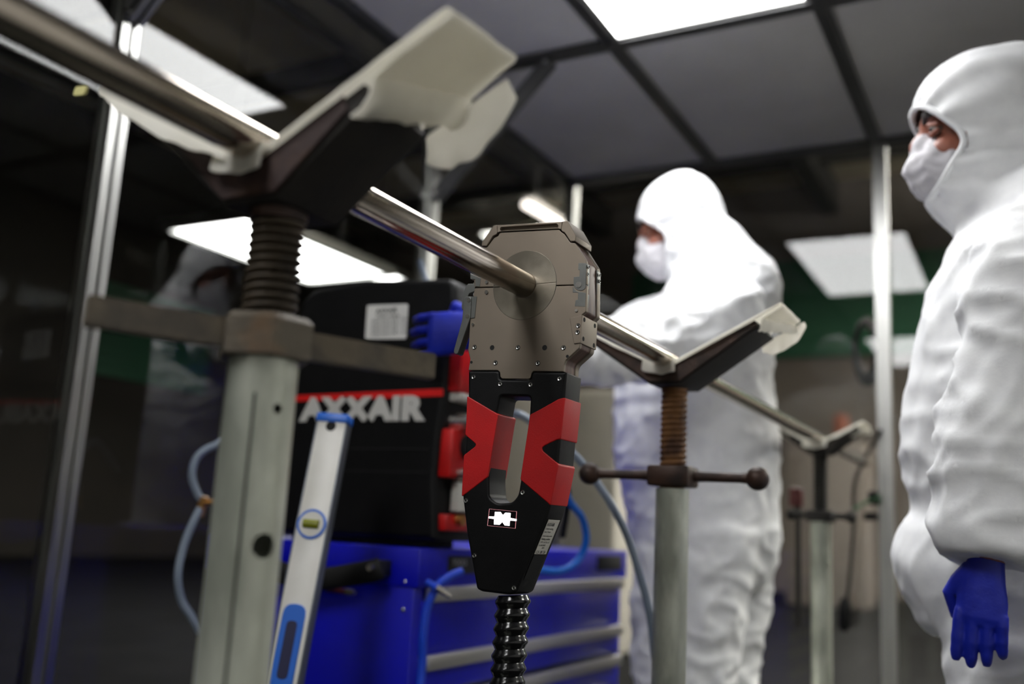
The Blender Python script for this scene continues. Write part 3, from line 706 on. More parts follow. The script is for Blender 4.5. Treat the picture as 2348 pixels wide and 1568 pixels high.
# glowing sign
y = YG-.0008
SCR = [(1122, 1166.5), (1185, 1172.5), (1182, 1211.5), (1117.5, 1205)]
sc = obj('sign_window', plate_xz([gp(SCR, y)], y-.0001, y+.0004, .0001), 'screen_dark', gun)
def grow_px(L, k):
    cx = sum(p[0] for p in L)/4; cy = sum(p[1] for p in L)/4; return [(cx+(p[0]-cx)*k, cy+(p[1]-cy)*k) for p in L]
obj('sign_border', plate_xz([gp(SCR, y), gp(grow_px(SCR, .982), y)], y-.0003, y+.0002, .00005), 'screen_pink', sc)
z4 = lambda L: [(1060+a/6.03, 1140+b/6.03) for a, b in L]
GL = z4([(455, 203), (530, 205), (562, 250), (600, 213), (668, 220), (663, 287), (747, 302), (745, 326), (658, 320), (652, 392), (590, 388), (555, 338), (515, 378), (440, 373), (444, 298), (365, 288), (368, 266), (448, 268)])
obj('sign_emblem', plate_xz([gp(GL, y)], y-.0004, y+.0003, .00005), 'screen_white', sc)
# rating label on the slanted side
A_ = Vector((g2(1257, 1182)[0], 0, g2(1257, 1182)[1])); E_ = Vector((g2(1192, 1338)[0], 0, g2(1192, 1338)[1]))
e = (E_-A_).normalized(); nrm = Vector((-e.z, 0, e.x)); nrm = nrm if nrm.x > 0 else -nrm
rc = bmesh.new(); T0 = basis(A_+Vector((0, YG+.026, 0))+nrm*.0006, (0, 1, 0), -e)
def on_side(lo, hi, th=.0004):
    b = bmesh.new(); box(b, (lo[0], lo[1], -th), (hi[0], hi[1], 0)); bmesh.ops.transform(b, matrix=T0, verts=b.verts[:]); return b
lb = obj('rating_label', on_side((-.021, -.052, 0), (.012, -.005)), 'label_white', gun)
obj('label_cover', on_side((-.021, -.087), (.012, -.0535), .0004), 'black_plastic', gun)
obj('label_band', on_side((-.021, -.0085), (.012, -.0078), .0001), 'ink_red', lb); 
T1 = T0 @ Matrix.Translation((0, 0, .0001))
for s, x, yy, sz, bd in (('AXXAIR', -.0195, -.0135, .0058, .0002), ('Orbital welding', -.0195, -.0185, .0036, 0), ('www. France', -.0195, -.0225, .0034, 0), ('Orbital welding machine', -.0195, -.028, .0028, 0), ('Welding machine', -.0195, -.0325, .0036, .00005), ('TYPE: SATFX-115', -.0195, -.037, .0036, 0), ('N: 60424042', -.0195, -.041, .0036, 0), ('2024', -.008, -.0445, .0034, 0), ('C E  UK CA', -.019, -.051, .0052, .0002)):
    me = text_mesh(s, sz, .00003, bd); me.transform(T1 @ Matrix.Translation((x, yy, 0))); obj('label_text', me, 'ink', lb)
# corrugated hose
hp0 = Vector((g2(1157, 1362)[0], YG+TG/2, g2(1157, 1362)[1]-.002))
path = smooth_path([hp0, hp0+V(-.002, 0, -.10), hp0+V(-.006, .0, -.25), hp0+V(-.03, .03, -.45), hp0+V(-.10, .16, -.62), hp0+V(-.16, .40, hp0.z*0-.715)], 60)
path[-1].z = max(path[-1].z, .03)
L = [0]
for a, b in zip(path, path[1:]): L.append(L[-1]+(b-a).length)
pitch = .0165; N = int(L[-1]/pitch*9); pts = []; rad = []
j = 0
for i in range(N+1):
    s = L[-1]*i/N
    while j < len(L)-2 and L[j+1] < s: j += 1
    t = (s-L[j])/max(L[j+1]-L[j], 1e-9); p = path[j].lerp(path[j+1], t); p.z = max(p.z, .026); pts.append(p); ph = (s/pitch) % 1
    rad.append(.0198 + .0032*max(0, math.sin(PI*ph))**3 + (-.001 if ph < .08 or ph > .92 else 0))
hz = bmesh.new(); sweep(hz, pts, rad, 28)
for v in hz.verts:   # the ribs run slightly aslant
    v.co.z += .0022*math.sin((v.co.x-hp0.x)*70)
obj('umbilical_hose', hz, 'hose_black', label='black corrugated hose hanging from the bottom of the weld head', cat='hose')
#---TROLLEY, MACHINE, LEVEL, HOSES---
TX0, TX1, TY0, TY1, TZ = -1.755, -1.164, 1.755, 2.915, .847
tr_ = thing('tool_trolley', ((TX0+TX1)/2, (TY0+TY1)/2, 0), 'blue metal tool trolley with drawers below the black power source', 'trolley')
obj('body', B((TX0, TY0, .13), (TX1, TY1, .77), .006), 'trolley_blue', tr_)
obj('top_tray', B((TX0-.006, TY0-.006, .765), (TX1+.012, TY1+.012, TZ), .005), 'trolley_blue', tr_)
zs_ = [.753, .613, .526, .432, .34, .24, .14]
for i, (za, zb) in enumerate(zip(zs_, zs_[1:])):
    d_ = obj('drawer', B((TX1-.01, TY0+.03, zb+.022), (TX1+.006, TY1-.03, za-.014), .002), 'trolley_blue', tr_)
    hbm = bmesh.new(); box(hbm, (TX1+.002, TY0+.035, za-.018), (TX1+.026, TY1-.035, za+.013), .005); obj('drawer_handle', hbm, 'strip_alu', d_)
    if i: obj('drawer_gap', B((TX1-.004, TY0+.03, zb+.012), (TX1+.002, TY1-.03, zb+.022)), 'trolley_dark', d_)
pl2 = obj('badge', B((TX1+.0115, 1.86, .792), (TX1+.014, 1.99, .832), .001), 'slot_dark', tr_)
me = text_mesh('TOOLS', .019, .0003); me.transform(basis((TX1+.0143, 1.877, .811), (0, 1, 0), (0, 0, 1))); obj('badge_text', me, 'strip_alu', pl2)
obj('badge', B((TX1+.0115, 2.69, .789), (TX1+.014, 2.88, .832), .001), 'slot_dark', tr_)
# push handle on the side
a, b = at(640, 1300, 1, TY0-.05), at(868, 1298, 1, TY0-.05)
ph = obj('push_handle', sweep(bmesh.new(), smooth_path([(a.x-.10, TY0-.045, .800), (a.x, TY0-.05, .777), (-1.40, TY0-.055, .766), (b.x-.03, TY0-.05, .792), (b.x, TY0-.04, .803)], 6), (.015, .024), 16, side=(0, 1, 0)), 'rubber', tr_)
for x in (a.x-.09, b.x-.01):
    obj('handle_mount', B((x-.012, TY0-.05, .785), (x+.012, TY0, .818), .003), 'slot_dark', ph); obj('bolt', C_((x, TY0-.068, .803), (x, TY0-.05, .803), .008, seg=14), 'screw', ph)
for q in ((929, 1334), (924, 1398)):
    p = at(*q, 1, TY0-.004); obj('rivet', ellipsoid(bmesh.new(), p, (.005, .003, .005), seg=12), 'screw', tr_)
for x in (TX0+.07, TX1-.07):
    for y in (TY0+.08, TY1-.08):
        cs = obj('caster', C_((x-.018, y, .062), (x+.018, y, .062), .060), 'rubber', tr_); obj('fork', B((x-.026, y-.03, .07), (x+.026, y+.03, .131), .003), 'chrome', cs)
p = at(795, 1357, 1, TY0-.02); t = thing('hand_tool', p, 'small tool with dark red shaft and silver tip on the blue trolley side', 'tool')
obj('shaft', C_(p+V(-.055, 0, .002), p, .006, seg=12), 'darkred', t); obj('tip', C_(p, p+V(.022, 0, 0), .009, .007, 12), 'chrome', t)
# power source
MX0, MX1, MY0, MY1 = -1.574, -1.126, 1.778, 1.965
g3 = lambda px, py, y=MY0: (at(px, py, 1, y).x, at(px, py, 1, y).z)
mc = thing('power_source', ((MX0+MX1)/2, (MY0+MY1)/2, TZ), 'large black welding power source with red stripe and white lettering on the trolley', 'machine')
FR = [(MX0, TZ+.012), g3(998, 1240), g3(998, 1085), g3(1006, 1000), g3(1021, 905), g3(1026, 817), (MX1+.006, 1.368), (MX1-.004, 1.44), g3(842, 642), g3(720, 662), g3(690, 690), (MX0, 1.356)]
obj('housing', plate_xz([round_poly(FR, [.01, .01, .01, .02, .02, .01, .02, .025, .02, .03, .03, .02])], MY0, MY1, .012), 'machine_black', mc)
a, b, c2, d2 = g3(664, 907, MY0-.001), g3(1015, 891, MY0-.001), g3(1015, 908, MY0-.001), g3(664, 921, MY0-.001)
obj('stripe', plate_xz([[a, b, c2, d2]], MY0-.002, MY0+.001, .0002), 'stripe', mc)
bl_, br_ = g3(685, 964, MY0-.002), g3(975, 957.5, MY0-.002)
me = text_mesh('AXXAIR', .072, .0008, .0050, spacing=1.10)
co = np.empty(len(me.vertices)*3); me.vertices.foreach_get('co', co); co = co.reshape(-1, 3); wd = co[:, 0].max()-co[:, 0].min(); ht = co[:, 1].max()
hgt = at(700, 913, 1, MY0).z-at(700, 964, 1, MY0).z
me.transform(Matrix.Diagonal(((br_[0]-bl_[0])/wd, hgt/ht, 1, 1)))
me.transform(Matrix.Translation((bl_[0]-co[:, 0].min()*(br_[0]-bl_[0])/wd, MY0-.0018, (bl_[1]+br_[1])/2)) @ Matrix.Rotation(PI/2, 4, 'X')); obj('lettering', me, 'letter', mc)
LBL = [(843, 700), (936, 697), (932, 777), (838, 778)]
lb2 = obj('data_plate', plate_xz([round_poly([g3(*q) for q in LBL], .006)], MY0-.002, MY0+.001, .0003), 'plate_white', mc)
for i, (yy, s) in enumerate(((716, .0164), (726, .0105), (736, .0095), (746, .0095), (756, .0095), (766, .0095))):
    xx, zz = g3(862 if i < 2 else 852, yy+3, MY0-.002); me = text_mesh('AXXAIR' if i == 0 else ('Orbital welding' if i == 1 else 'Power source 230 V  50 Hz'), s, .0002, .0003 if i == 0 else 0)
    me.transform(Matrix.Translation((xx, MY0-.0023, zz)) @ Matrix.Rotation(PI/2, 4, 'X')); obj('plate_text', me, 'galv_dark', lb2)
for z0 in (1.10, 1.02): 
    zz = g3(850, 1028 if z0 > 1.05 else 1080)[1]; obj('panel_seam', B((MX0+.12, MY0-.0012, zz-.0012), (MX1-.04, MY0+.001, zz+.0012)), 'slot_dark', mc)
# right side of the power source: red panel with connectors
sx = MX1
obj('side_panel', B((sx-.02, MY0+.012, 1.1866), (sx+.020, MY1-.02, 1.3037), .004), 'machine_red', mc)
obj('side_panel', B((sx-.03, MY0+.012, 0.9994), (sx+.010, MY1-.02, 1.1047), .004), 'machine_red', mc)
obj('side_panel', B((sx-.03, MY0+.015, 0.886), (sx+.006, MY1-.06, 0.9211), .004), 'machine_red', mc)
obj('white_band', B((sx-.02, MY0+.02, 1.1668), (sx+.021, MY1-.03, 1.1843), .003), 'label_white', mc)
for q, r in (((1040, 967), .022), ((1012, 1085), .016), ((1055, 975), .018)):
    p = at(*q, 1, MY0+.05); k = obj('coupling', C_((sx-.02, p.y, p.z), (sx+.034, p.y, p.z), r, r*.8, 20), 'chrome', mc)
p = at(1043, 1025, 1, MY0+.07); obj('socket_cap', C_((sx-.01, p.y, p.z), (sx+.020, p.y, p.z), .027, seg=24), 'rubber', mc)
p = at(1042, 1140, 1, MY0+.07); obj('gas_filter', C_((sx+.005, p.y, p.z-.03), (sx+.005, p.y, p.z+.032), .022, seg=20), 'label_white', mc)
p = at(1050, 1192, 1, MY0+.06); obj('knob', C_((sx, p.y, p.z), (sx+.022, p.y, p.z), .012, seg=16), 'brass', mc)
obj('feet', B((MX0+.02, MY0+.03, TZ), (MX1-.06, MY1-.03, TZ+.016), .003), 'rubber', mc)
# spirit level leaning on the trolley
tp, bt = dep(768, 957, 1.94), dep(650, 1568, 1.75)
dl = (bt-tp).normalized(); ft = tp+dl*(tp.z/-dl.z)
lv = thing('spirit_level', (ft.x, ft.y, 0), 'long white and blue spirit level leaning against the blue trolley', 'level')
ax = (tp-ft).normalized(); sd = Vector((.93, .36, 0)); sd = (sd-ax*sd.dot(ax)).normalized(); nn = sd.cross(ax).normalized(); nn = nn if nn.y < 0 else -nn
Llen = (tp-ft).length; W2_, D2 = .0292, .014
TL = basis(ft, sd, ax) 
if (TL.to_3x3() @ Vector((0, 0, 1))).dot(nn) < 0: TL = basis(ft, -sd, ax)
sgn = 1 if (TL.to_3x3() @ Vector((1, 0, 0))).x > 0 else -1
def lvl(name, bm, mat, par=None):
    bmesh.ops.transform(bm, matrix=TL, verts=bm.verts[:]); return obj(name, bm, mat, par or lv)
# s along the level measured down from the top in pixels of its front face
def sl(py):
    # height on the level of an image row
    best = min((abs(project_y(ft+ax*(Llen*k/400))-py), k) for k in range(401)); return Llen*best[1]/400
def project_y(P):
    v = np.array(P)-CAM; return 784-F*(v@_u2)/(v@_f)
lvl('rail', box(bmesh.new(), (-W2_, .02, -D2), (W2_, Llen-.012, D2), .002), 'level_white')
lvl('side_rail', box(bmesh.new(), (sgn*W2_-.0015, .02, -D2-.006), (sgn*W2_+.0025, Llen-.012, D2-.001), .001), 'level_side')
lvl('side_rail', box(bmesh.new(), (-sgn*W2_-.002, .02, -D2-.006), (-sgn*W2_+.001, Llen-.012, D2+.001), .001), 'level_side')
lvl('end_cap', box(bmesh.new(), (-W2_-.004, Llen-.014, -D2-.007), (W2_+.004, Llen+.004, D2+.003), .003), 'level_blue')
lvl('end_cap', box(bmesh.new(), (-W2_-.004, .0, -D2-.007), (W2_+.004, .022, D2+.003), .003), 'level_blue')
s = sl(980); lvl('hang_hole', cyl(bmesh.new(), (0, s, D2-.001), (0, s, D2+.0004), .0105, seg=20), 'hole')
s = sl(1207); rm = bmesh.new(); cyl(rm, (0, s, D2-.002), (0, s, D2+.003), .0285, seg=32); vr = lvl('vial_rim', rm, 'level_blue')
lvl('vial_seat', cyl(bmesh.new(), (0, s, D2), (0, s, D2+.0036), .0238, seg=32), 'level_white', vr)
lvl('vial', sweep(bmesh.new(), [Vector((-.015, s, D2+.0035)), Vector((.015, s, D2+.0035))], .0084, 14), 'vial', vr)
s0, s1 = sl(1388), sl(1600)
def slot(hw, a, b, z0, z1):
    lo = [(-hw, a), (hw, a), (hw, b), (-hw, b)]; me = curve_mesh([round_poly(lo, hw*.9)], z1-z0, .0008); me.transform(Matrix.Translation((0, 0, (z0+z1)/2))); b_ = bmesh.new(); b_.from_mesh(me); return b_
lvl('hand_grip', slot(.0216, s1, s0, D2-.003, D2+.003), 'level_blue')
lvl('grip_slot', slot(.0105, s1+.03, s0-.03, D2-.002, D2+.0034), 'trolley_dark')
# hoses
def hose(name, pts, r, mat, label, ext=None, n=10, cat='hose'):
    return obj(name, sweep(bmesh.new(), smooth_path(pts, n), r, 12), mat, label=label, cat=cat, group='hoses and cables around the trolley')
def hp(L): return [dep(px, py, d) for px, py, d in L]
hl = hose('air_hose', [Vector((MX0+.02, MY1-.05, .99))]+hp([(545, 1018, 2.317), (488, 1024, 2.281), (452, 1048, 2.258), (440, 1090, 2.246), (452, 1130, 2.246), (466, 1152, 2.246)]), .0091, 'hose_clear', 'upper arc of clear hose left of the nearest stand', 7)
hl2 = hose('air_hose', hp([(462, 1160, 2.246), (444, 1195, 2.223), (420, 1255, 2.200), (408, 1320, 2.176), (416, 1375, 2.176), (438, 1412, 2.176), (456, 1445, 2.176), (475, 1500, 2.188)])+[Vector((-1.66, 1.69, .25)), Vector((-1.64, 1.66, .02))], .0091, 'hose_clear', 'long lower clear hose sagging left of the nearest stand', 7)
f0 = dep(464, 1152, 2.246); t = thing('hose_fitting', f0, 'brass tee fitting joining the two clear hoses', 'fitting')
obj('sleeve', C_(f0+V(-.006, 0, -.03), f0+V(.004, 0, .014), .011, seg=14), 'brass', t); obj('side_port', C_(f0, f0+V(.05, .02, .004), .007, seg=12), 'brass', t)
hose('gas_hose', [Vector((-1.10, 1.90, 1.11))]+hp([(1180, 948, 2.012), (1250, 993, 1.989), (1320, 1046, 1.966), (1385, 1130, 1.954), (1430, 1210, 1.954), (1460, 1295, 1.954), (1488, 1400, 1.966), (1500, 1500, 1.989), (1504, 1580, 2.012)])+[Vector((-.77, 1.87, .30)), Vector((-.82, 1.89, .02))], .008, 'hose_clear', 'clear hose running from the grip opening down past the rusty stand', 8)
hose('gas_hose', [dep(962, 596, 2.24), dep(972, 630, 2.24), dep(990, 680, 2.22), dep(1004, 712, 2.20), dep(1020, 750, 2.18)], .0073, 'hose_clear', 'short clear hose coming down to the gloved hand on the machine')
hose('air_hose', hp([(1235, 1306, 2.281), (1285, 1308, 2.305), (1325, 1285, 2.340), (1344, 1240, 2.340), (1336, 1190, 2.317), (1312, 1158, 2.281), (1290, 1120, 2.246), (1262, 1060, 2.223), (1240, 1010, 2.200)]), .0088, 'hose_blue', 'bright blue air hose looped on the trolley beside the grip')
hose('air_hose', hp([(1058, 1310, 2.059), (1030, 1322, 2.036), (1002, 1345, 2.012), (980, 1395, 2.001), (970, 1460, 1.989), (964, 1568, 1.977)])+[Vector((-1.12, 1.70, .30)), Vector((-1.09, 1.66, .015))], .0088, 'hose_navy', 'blue air hose hanging down the corner of the trolley')
q = dep(1000, 1347, 1.989); r_ = dep(1034, 1368, 1.989); t = thing('hose_connector', q, 'small silver quick connector on the blue hose at the trolley corner', 'fitting')
obj('coupler', C_(q, r_, .008, .005, 14), 'chrome', t); obj('collar', C_(q+(q-r_)*.7, q, .006, .009, 14), 'hose_navy', t)
hose('power_cable', hp([(1265, 1060, 2.258), (1300, 1120, 2.293), (1300, 1165, 2.317), (1290, 1230, 2.340)]), .008, 'rubber', 'black cable curving behind the grip of the weld head')
#---PEOPLE---
def head_parts(hc, fwd, up, k=1):
    x = Vector(fwd).normalized(); z = Vector(up); z = (z-x*z.dot(x)).normalized(); y = z.cross(x)
    R = Matrix((x, y, z)).transposed()
    return R, (lambda a, b, c: Vector(hc)+(x*a+y*b+z*c)*k)
def ridge(p, s=0): return 1-abs(noise.noise(Vector((p[0], p[1], p[2]+s))))*2
def hand(bm, w0, d, t, curls, spread=.0, L=1.0, thumb=(.35, .2)):
    """left/right hand: w0 wrist, d along the fingers, t towards the thumb side; curls per finger in radians towards the palm"""
    d = Vector(d).normalized(); t = Vector(t); t = (t-d*t.dot(d)).normalized(); n = hand.palm*(d.cross(t)).normalized()
    P = lambda a, b, c: Vector(w0)+d*a*L+t*b*L+n*c*L
    sweep(bm, [P(-.055, 0, 0), P(-.02, 0, 0), P(.02, .002, 0), P(.055, .001, 0), P(.085, 0, 0), P(.097, 0, .001)], [(.028*L, .022*L), (.029*L, .021*L), (.036*L, .018*L), (.042*L, .0165*L), (.042*L, .0145*L), (.036*L, .010*L)], 20, side=t)
    for (b, ln, r), cu in zip(((.033, .074, .0090), (.0110, .082, .0094), (-.0115, .076, .0090), (-.0335, .060, .0082)), curls):
        pts = [P(.075, b, 0)]; a = 0; p = P(.092, b*1.04, 0); pts.append(p)
        for k, f in enumerate((.45, .31, .24)):
            a += cu*(1.0, 1.15, .7)[k]
            dirv = d*math.cos(a)+n*math.sin(a)+t*(spread*b*12)
            for h in range(2):
                p = p+dirv*(ln*f*L/2); pts.append(p)
        sweep(bm, pts, [r*1.05, r*1.05, r, r*1.03, r*.95, r*.97, r*.88, r*.62], 12)
    th = [P(.005, .022, .004), P(.03, .042, .010), P(.052, .056, .016), P(.076, .060+.01*thumb[0], .022+.02*thumb[1]), P(.094, .058+.01*thumb[0], .026+.03*thumb[1])]
    sweep(bm, th, [.016, .0145, .0120, .0108, .0075], 12); return bm
hand.palm = 1
def person(name, loc, label, hc, fwd, up, limbs, hood, opening, gloves, seed=0, vox=.0095, amp=1.0, hk=1.0):
    t = thing(name, loc, label, 'person', 'people in white coveralls')
    R, H = head_parts(hc, fwd, up, hk); X = (H(1, 0, 0)-H(0, 0, 0))/hk; Y = (H(0, 1, 0)-H(0, 0, 0))/hk; Z = (H(0, 0, 1)-H(0, 0, 0))/hk
    E_3 = lambda r: tuple(q*hk for q in r)
    # continuous body
    bm = bmesh.new()
    for pts, rr in limbs: sweep(bm, smooth_path(pts, 3), [(a*.5, b*.5) for a, b in interp(rr, 3)], 16, side=limb_side(pts))
    for c, r in (((-.005, 0, .03), (.096, .074, .103)), ((.03, 0, -.04), (.064, .057, .085)), ((.048, 0, -.088), (.043, .042, .032)), ((.100, 0, -.018), (.020, .0135, .026)), ((.092, 0, .006), (.012, .009, .03)), ((.080, 0, .030), (.020, .050, .012)), ((.066, .036, -.034), (.026, .02, .024)), ((.066, -.036, -.034), (.026, .02, .024)), ((.09, 0, -.065), (.012, .025, .014))):
        ellipsoid(bm, H(*c), E_3(r), R, 20)
    for s in (1, -1): ellipsoid(bm, H(-.012, s*.078, -.005), E_3((.022, .010, .032)), R, 12)
    sweep(bm, [H(-.02, 0, -.02), H(-.03, 0, -.10), H(-.05, 0, -.20)], list(E_3((.055, .055, .06))), 16)
    obj('body', remesh(bm, .007, 5), 'skin', t)
    for s in (1, -1):
        e = obj('eye', ellipsoid(bmesh.new(), H(.080, s*.032, .004), E_3((.0108,)*3)), 'eye_white', t); obj('iris', ellipsoid(bmesh.new(), H(.0872, s*.033, .003), E_3((.0045, .0065, .0068)), R, 12), 'iris', e)
        obj('eyebrow', sweep(bmesh.new(), [H(.094, s*.012, .024), H(.094, s*.03, .031), H(.083, s*.050, .027)], list(E_3((.0045, .0075, .0035))), 10), 'hair', t)
        obj('lower_eyelid', sweep(bmesh.new(), [H(.084, s*.018, -.002), H(.0895, s*.032, -.006), H(.080, s*.047, -.002)], list(E_3((.0033, .0042, .0033))), 10), 'skin', t)
        obj('upper_eyelid', sweep(bmesh.new(), [H(.084, s*.018, .008), H(.090, s*.032, .012), H(.080, s*.047, .008)], list(E_3((.0035, .005, .0035))), 10), 'skin', t)
    # mask: a domed cup from the nose bridge to under the chin
    bm = bmesh.new(); ellipsoid(bm, H(.062, 0, -.060), E_3((.062, .057, .062)), R, 28); ellipsoid(bm, H(.092, 0, -.024), E_3((.026, .022, .034)), R, 20); ellipsoid(bm, H(.100, 0, -.056), E_3((.032, .030, .028)), R, 20)
    me = remesh(bm, .006, 6); 
    for v in me.vertices:
        q = v.co; v.co = q + v.normal*.0034*(ridge(q*42, seed)-.4)
    mk = obj('face_mask', me, 'mask', t)
    for s in (1, -1): obj('strap', sweep(bmesh.new(), smooth_path([H(.05, s*.055, -.045), H(.02, s*.074, -.03), H(-.03, s*.088, -.02)], 4), .0022, 8), 'mask', mk)
    # coverall
    bm = bmesh.new()
    for pts, rr in limbs: sweep(bm, smooth_path(pts, 4), interp(rr, 4), 22, side=limb_side(pts))
    for c, r in hood: ellipsoid(bm, H(*c), E_3(r), R, 28)
    me = remesh(bm, vox, 14, .6)
    vs = me.vertices; n = len(vs)
    co = [v.co.copy() for v in vs]; no = [v.normal.copy() for v in vs]
    (ofx, ow, oh, oz) = E_3(opening)
    cut = set(); joints = [Vector(p) for pts, rr in limbs for p in pts[1:-1]]
    for i in range(n):
        p = co[i]; q = p-Vector(hc); a, b, c = q.dot(X), q.dot(Y), q.dot(Z)-oz
        rho = math.sqrt((b/ow)**2+(c/oh)**2)
        if a > ofx and rho < 1: cut.add(i)
        hd = q.length
        w1 = ridge((p.x*7+p.z*4, p.y*7, p.z*15), seed); w2 = ridge((p.x*14-p.z*9, p.y*12, p.z*9), seed+5); w3 = noise.noise(Vector((p.x*5, p.y*5, p.z*5+seed)))
        jn = min((p-j).length for j in joints); k = .5+1.0*math.exp(-(jn/.14)**2)
        dsp = (.011*(max(w1, 0)**2.2-.35)+.008*(max(w2, 0)**2.2-.35))*k+.010*w3
        if hd < .24*hk:
            f = max(0, min(1, (.24*hk-hd)/.06)); th_ = math.atan2(c, b)
            rad_ = .0068*math.cos(th_*13+2*noise.noise(p*9))*math.exp(-max(rho-1, 0)*1.2)+.003*noise.noise(p*14)
            dsp = dsp*(1-f)+rad_*f if a > -.09 else dsp*(1-f*.6)
        vs[i].co = p+no[i]*dsp*amp
    b2 = bmesh.new(); b2.from_mesh(me); b2.verts.ensure_lookup_table()
    bmesh.ops.delete(b2, geom=[b2.verts[i] for i in cut], context='VERTS')
    rim = [v.co.copy() for v in b2.verts if v.is_boundary and (v.co-Vector(hc)).length < .3]
    bmesh.ops.smooth_vert(b2, verts=[v for v in b2.verts], factor=.5, use_axis_x=True, use_axis_y=True, use_axis_z=True)
    suit = obj('coverall', b2, 'tyvek', t, ang=180)
    if rim:
        rim.sort(key=lambda p: math.atan2((p-Vector(hc)).dot(Z)-oz, (p-Vector(hc)).dot(Y)))
        bins = {}
        for p in rim: bins.setdefault(int((math.atan2((p-Vector(hc)).dot(Z)-oz, (p-Vector(hc)).dot(Y))+PI)/(2*PI)*28) % 28, []).append(p)
        rp_ = [sum(bins[k], Vector())/len(bins[k]) for k in sorted(bins)]
        rp_ = [(rp_[i-1]+rp_[i]*2+rp_[(i+1) % len(rp_)])/4 for i in range(len(rp_))]
        obj('hood_hem', sweep(bmesh.new(), smooth_path(rp_+[rp_[0]], 3), .0062, 10), 'tyvek', suit)
    for nm, gb in gloves: obj(nm, remesh(gb, .0023, 2), 'nitrile', t, ang=180)
    return t
def limb_side(pts):
    d = (Vector(pts[-1])-Vector(pts[0])).normalized(); return (0, 1, 0) if abs(d.y) < .75 else (0, 0, 1)
def interp(rr, n):
    out = []
    for (a, b), (c, d) in zip(rr, rr[1:]):
        for k in range(n): u = k/n; out.append((a+(c-a)*u, b+(d-b)*u))
    out.append(rr[-1]); return out

# worker at the machine
torso = ([(-0.861, 2.779, 0.76), (-0.861, 2.779, 0.9), (-0.868, 2.779, 1.026), (-0.882, 2.779, 1.138), (-0.889, 2.779, 1.32), (-0.854, 2.779, 1.488), (-0.826, 2.779, 1.614), (-0.854, 2.779, 1.74)], [(0.238, 0.161), (0.28, 0.2127), (0.273, 0.2185), (0.28, 0.2357), (0.28, 0.2357), (0.273, 0.1898), (0.21, 0.1437), (0.14, 0.1265)])
legL = ([(-0.84, 2.646, 0.93), (-0.854, 2.639, 0.7278), (-0.868, 2.639, 0.5054), (-0.847, 2.639, 0.3033), (-0.84, 2.639, 0.0708)], [(0.14, 0.174), (0.147, 0.156), (0.133, 0.138), (0.112, 0.114), (0.091, 0.09)])
legR = ([(-0.84, 2.919, 0.93), (-0.854, 2.912, 0.7278), (-0.868, 2.912, 0.5054), (-0.847, 2.912, 0.3033), (-0.84, 2.912, 0.0708)], [(0.14, 0.174), (0.147, 0.156), (0.133, 0.138), (0.112, 0.114), (0.091, 0.09)])
footL = ([(-0.77, 2.639, 0.0505), (-0.868, 2.639, 0.0556), (-0.98, 2.639, 0.0455), (-1.064, 2.639, 0.0354)], [(0.042, 0.036), (0.056, 0.048), (0.0532, 0.0384), (0.035, 0.024)])
footR = ([(-0.77, 2.919, 0.0505), (-0.868, 2.919, 0.0556), (-0.98, 2.919, 0.0455), (-1.064, 2.919, 0.0354)], [(0.042, 0.036), (0.056, 0.048), (0.0532, 0.0384), (0.035, 0.024)])
wr1 = at(1112, 764, 1, 1.72)
armL = ([(-.85, 2.66, 1.53), tuple(at(1655, 712, 1, 2.52)), tuple(at(1545, 768, 1, 2.37)), tuple(at(1425, 806, 1, 2.20)), tuple(at(1260, 800, 1, 1.98)), tuple(wr1)], [(.135, .13), (.118, .118), (.100, .105), (.088, .095), (.074, .076), (.050, .050)])
armR = ([(-.82, 2.95, 1.55), (-.85, 3.02, 1.55), tuple(at(1500, 760, 1, 2.95)), tuple(at(1410, 805, 1, 2.78)), tuple(at(1330, 795, 1, 2.6)), tuple(at(1255, 770, 1, 2.42))], [(.13, .13), (.125, .13), (.11, .11), (.095, .095), (.075, .075), (.05, .05)])
hand.palm = 1
gl1 = hand(bmesh.new(), wr1+V(-.012, -.012, .0), (-1, -.12, -.02), (0, 0, 1), (.36, .34, .36, .42), .10, 1.14, thumb=(-2.2, 1.2))
hand.palm = -1
gl2 = hand(bmesh.new(), at(1250, 769, 1, 2.40), (-.7, -.7, .0), (0, 0, 1), (.5, .5, .5, .5), 0, 1.1)
hand.palm = 1
fw1 = (-.90, -.27, -.30)
person('person', (-.868, 2.779, 0), 'person in white hooded coverall bending over the machine, seen from behind, blue glove reaching left',
       tuple(at(1558, 524, 1, 2.75)), fw1, (-.28, 0, .95), [torso, legL, legR, footL, footR, armL, armR],
       [((-.012, 0, .022), (.112, .102, .122)), ((-.01, 0, -.06), (.096, .094, .11)), ((-.055, 0, -.12), (.105, .11, .13)), ((-.075, 0, -.20), (.12, .13, .13)), ((-.03, 0, .05), (.09, .088, .098))],
       (.0, .076, .088, -.034), [('glove', gl1), ('glove', gl2)], seed=3, hk=1.20)
# worker at the right edge
sh, el, wr2 = at(2375, 640, 1, 1.725), at(2312, 1000, 1, 1.673), at(2262, 1285, 1, 1.645)
torso = ([(0.0, 1.978, 0.762), (-0.0057, 1.978, 0.8712), (0.0057, 1.978, 0.9517), (0.0, 1.978, 1.084), (0.0172, 1.978, 1.291), (0.0403, 1.978, 1.4175), (0.0575, 1.978, 1.498), (0.0345, 1.978, 1.59)], [(0.207, 0.1898), (0.23, 0.2472), (0.2185, 0.2127), (0.2185, 0.2357), (0.23, 0.2127), (0.2185, 0.184), (0.1782, 0.1437), (0.1265, 0.1207)])
legL = ([(0.0115, 1.863, 0.9098), (0.0, 1.863, 0.7278), (-0.023, 1.863, 0.5054), (0.0, 1.863, 0.283), (0.0115, 1.863, 0.0708)], [(0.115, 0.184), (0.1207, 0.1552), (0.1092, 0.138), (0.0978, 0.115), (0.0805, 0.0978)])
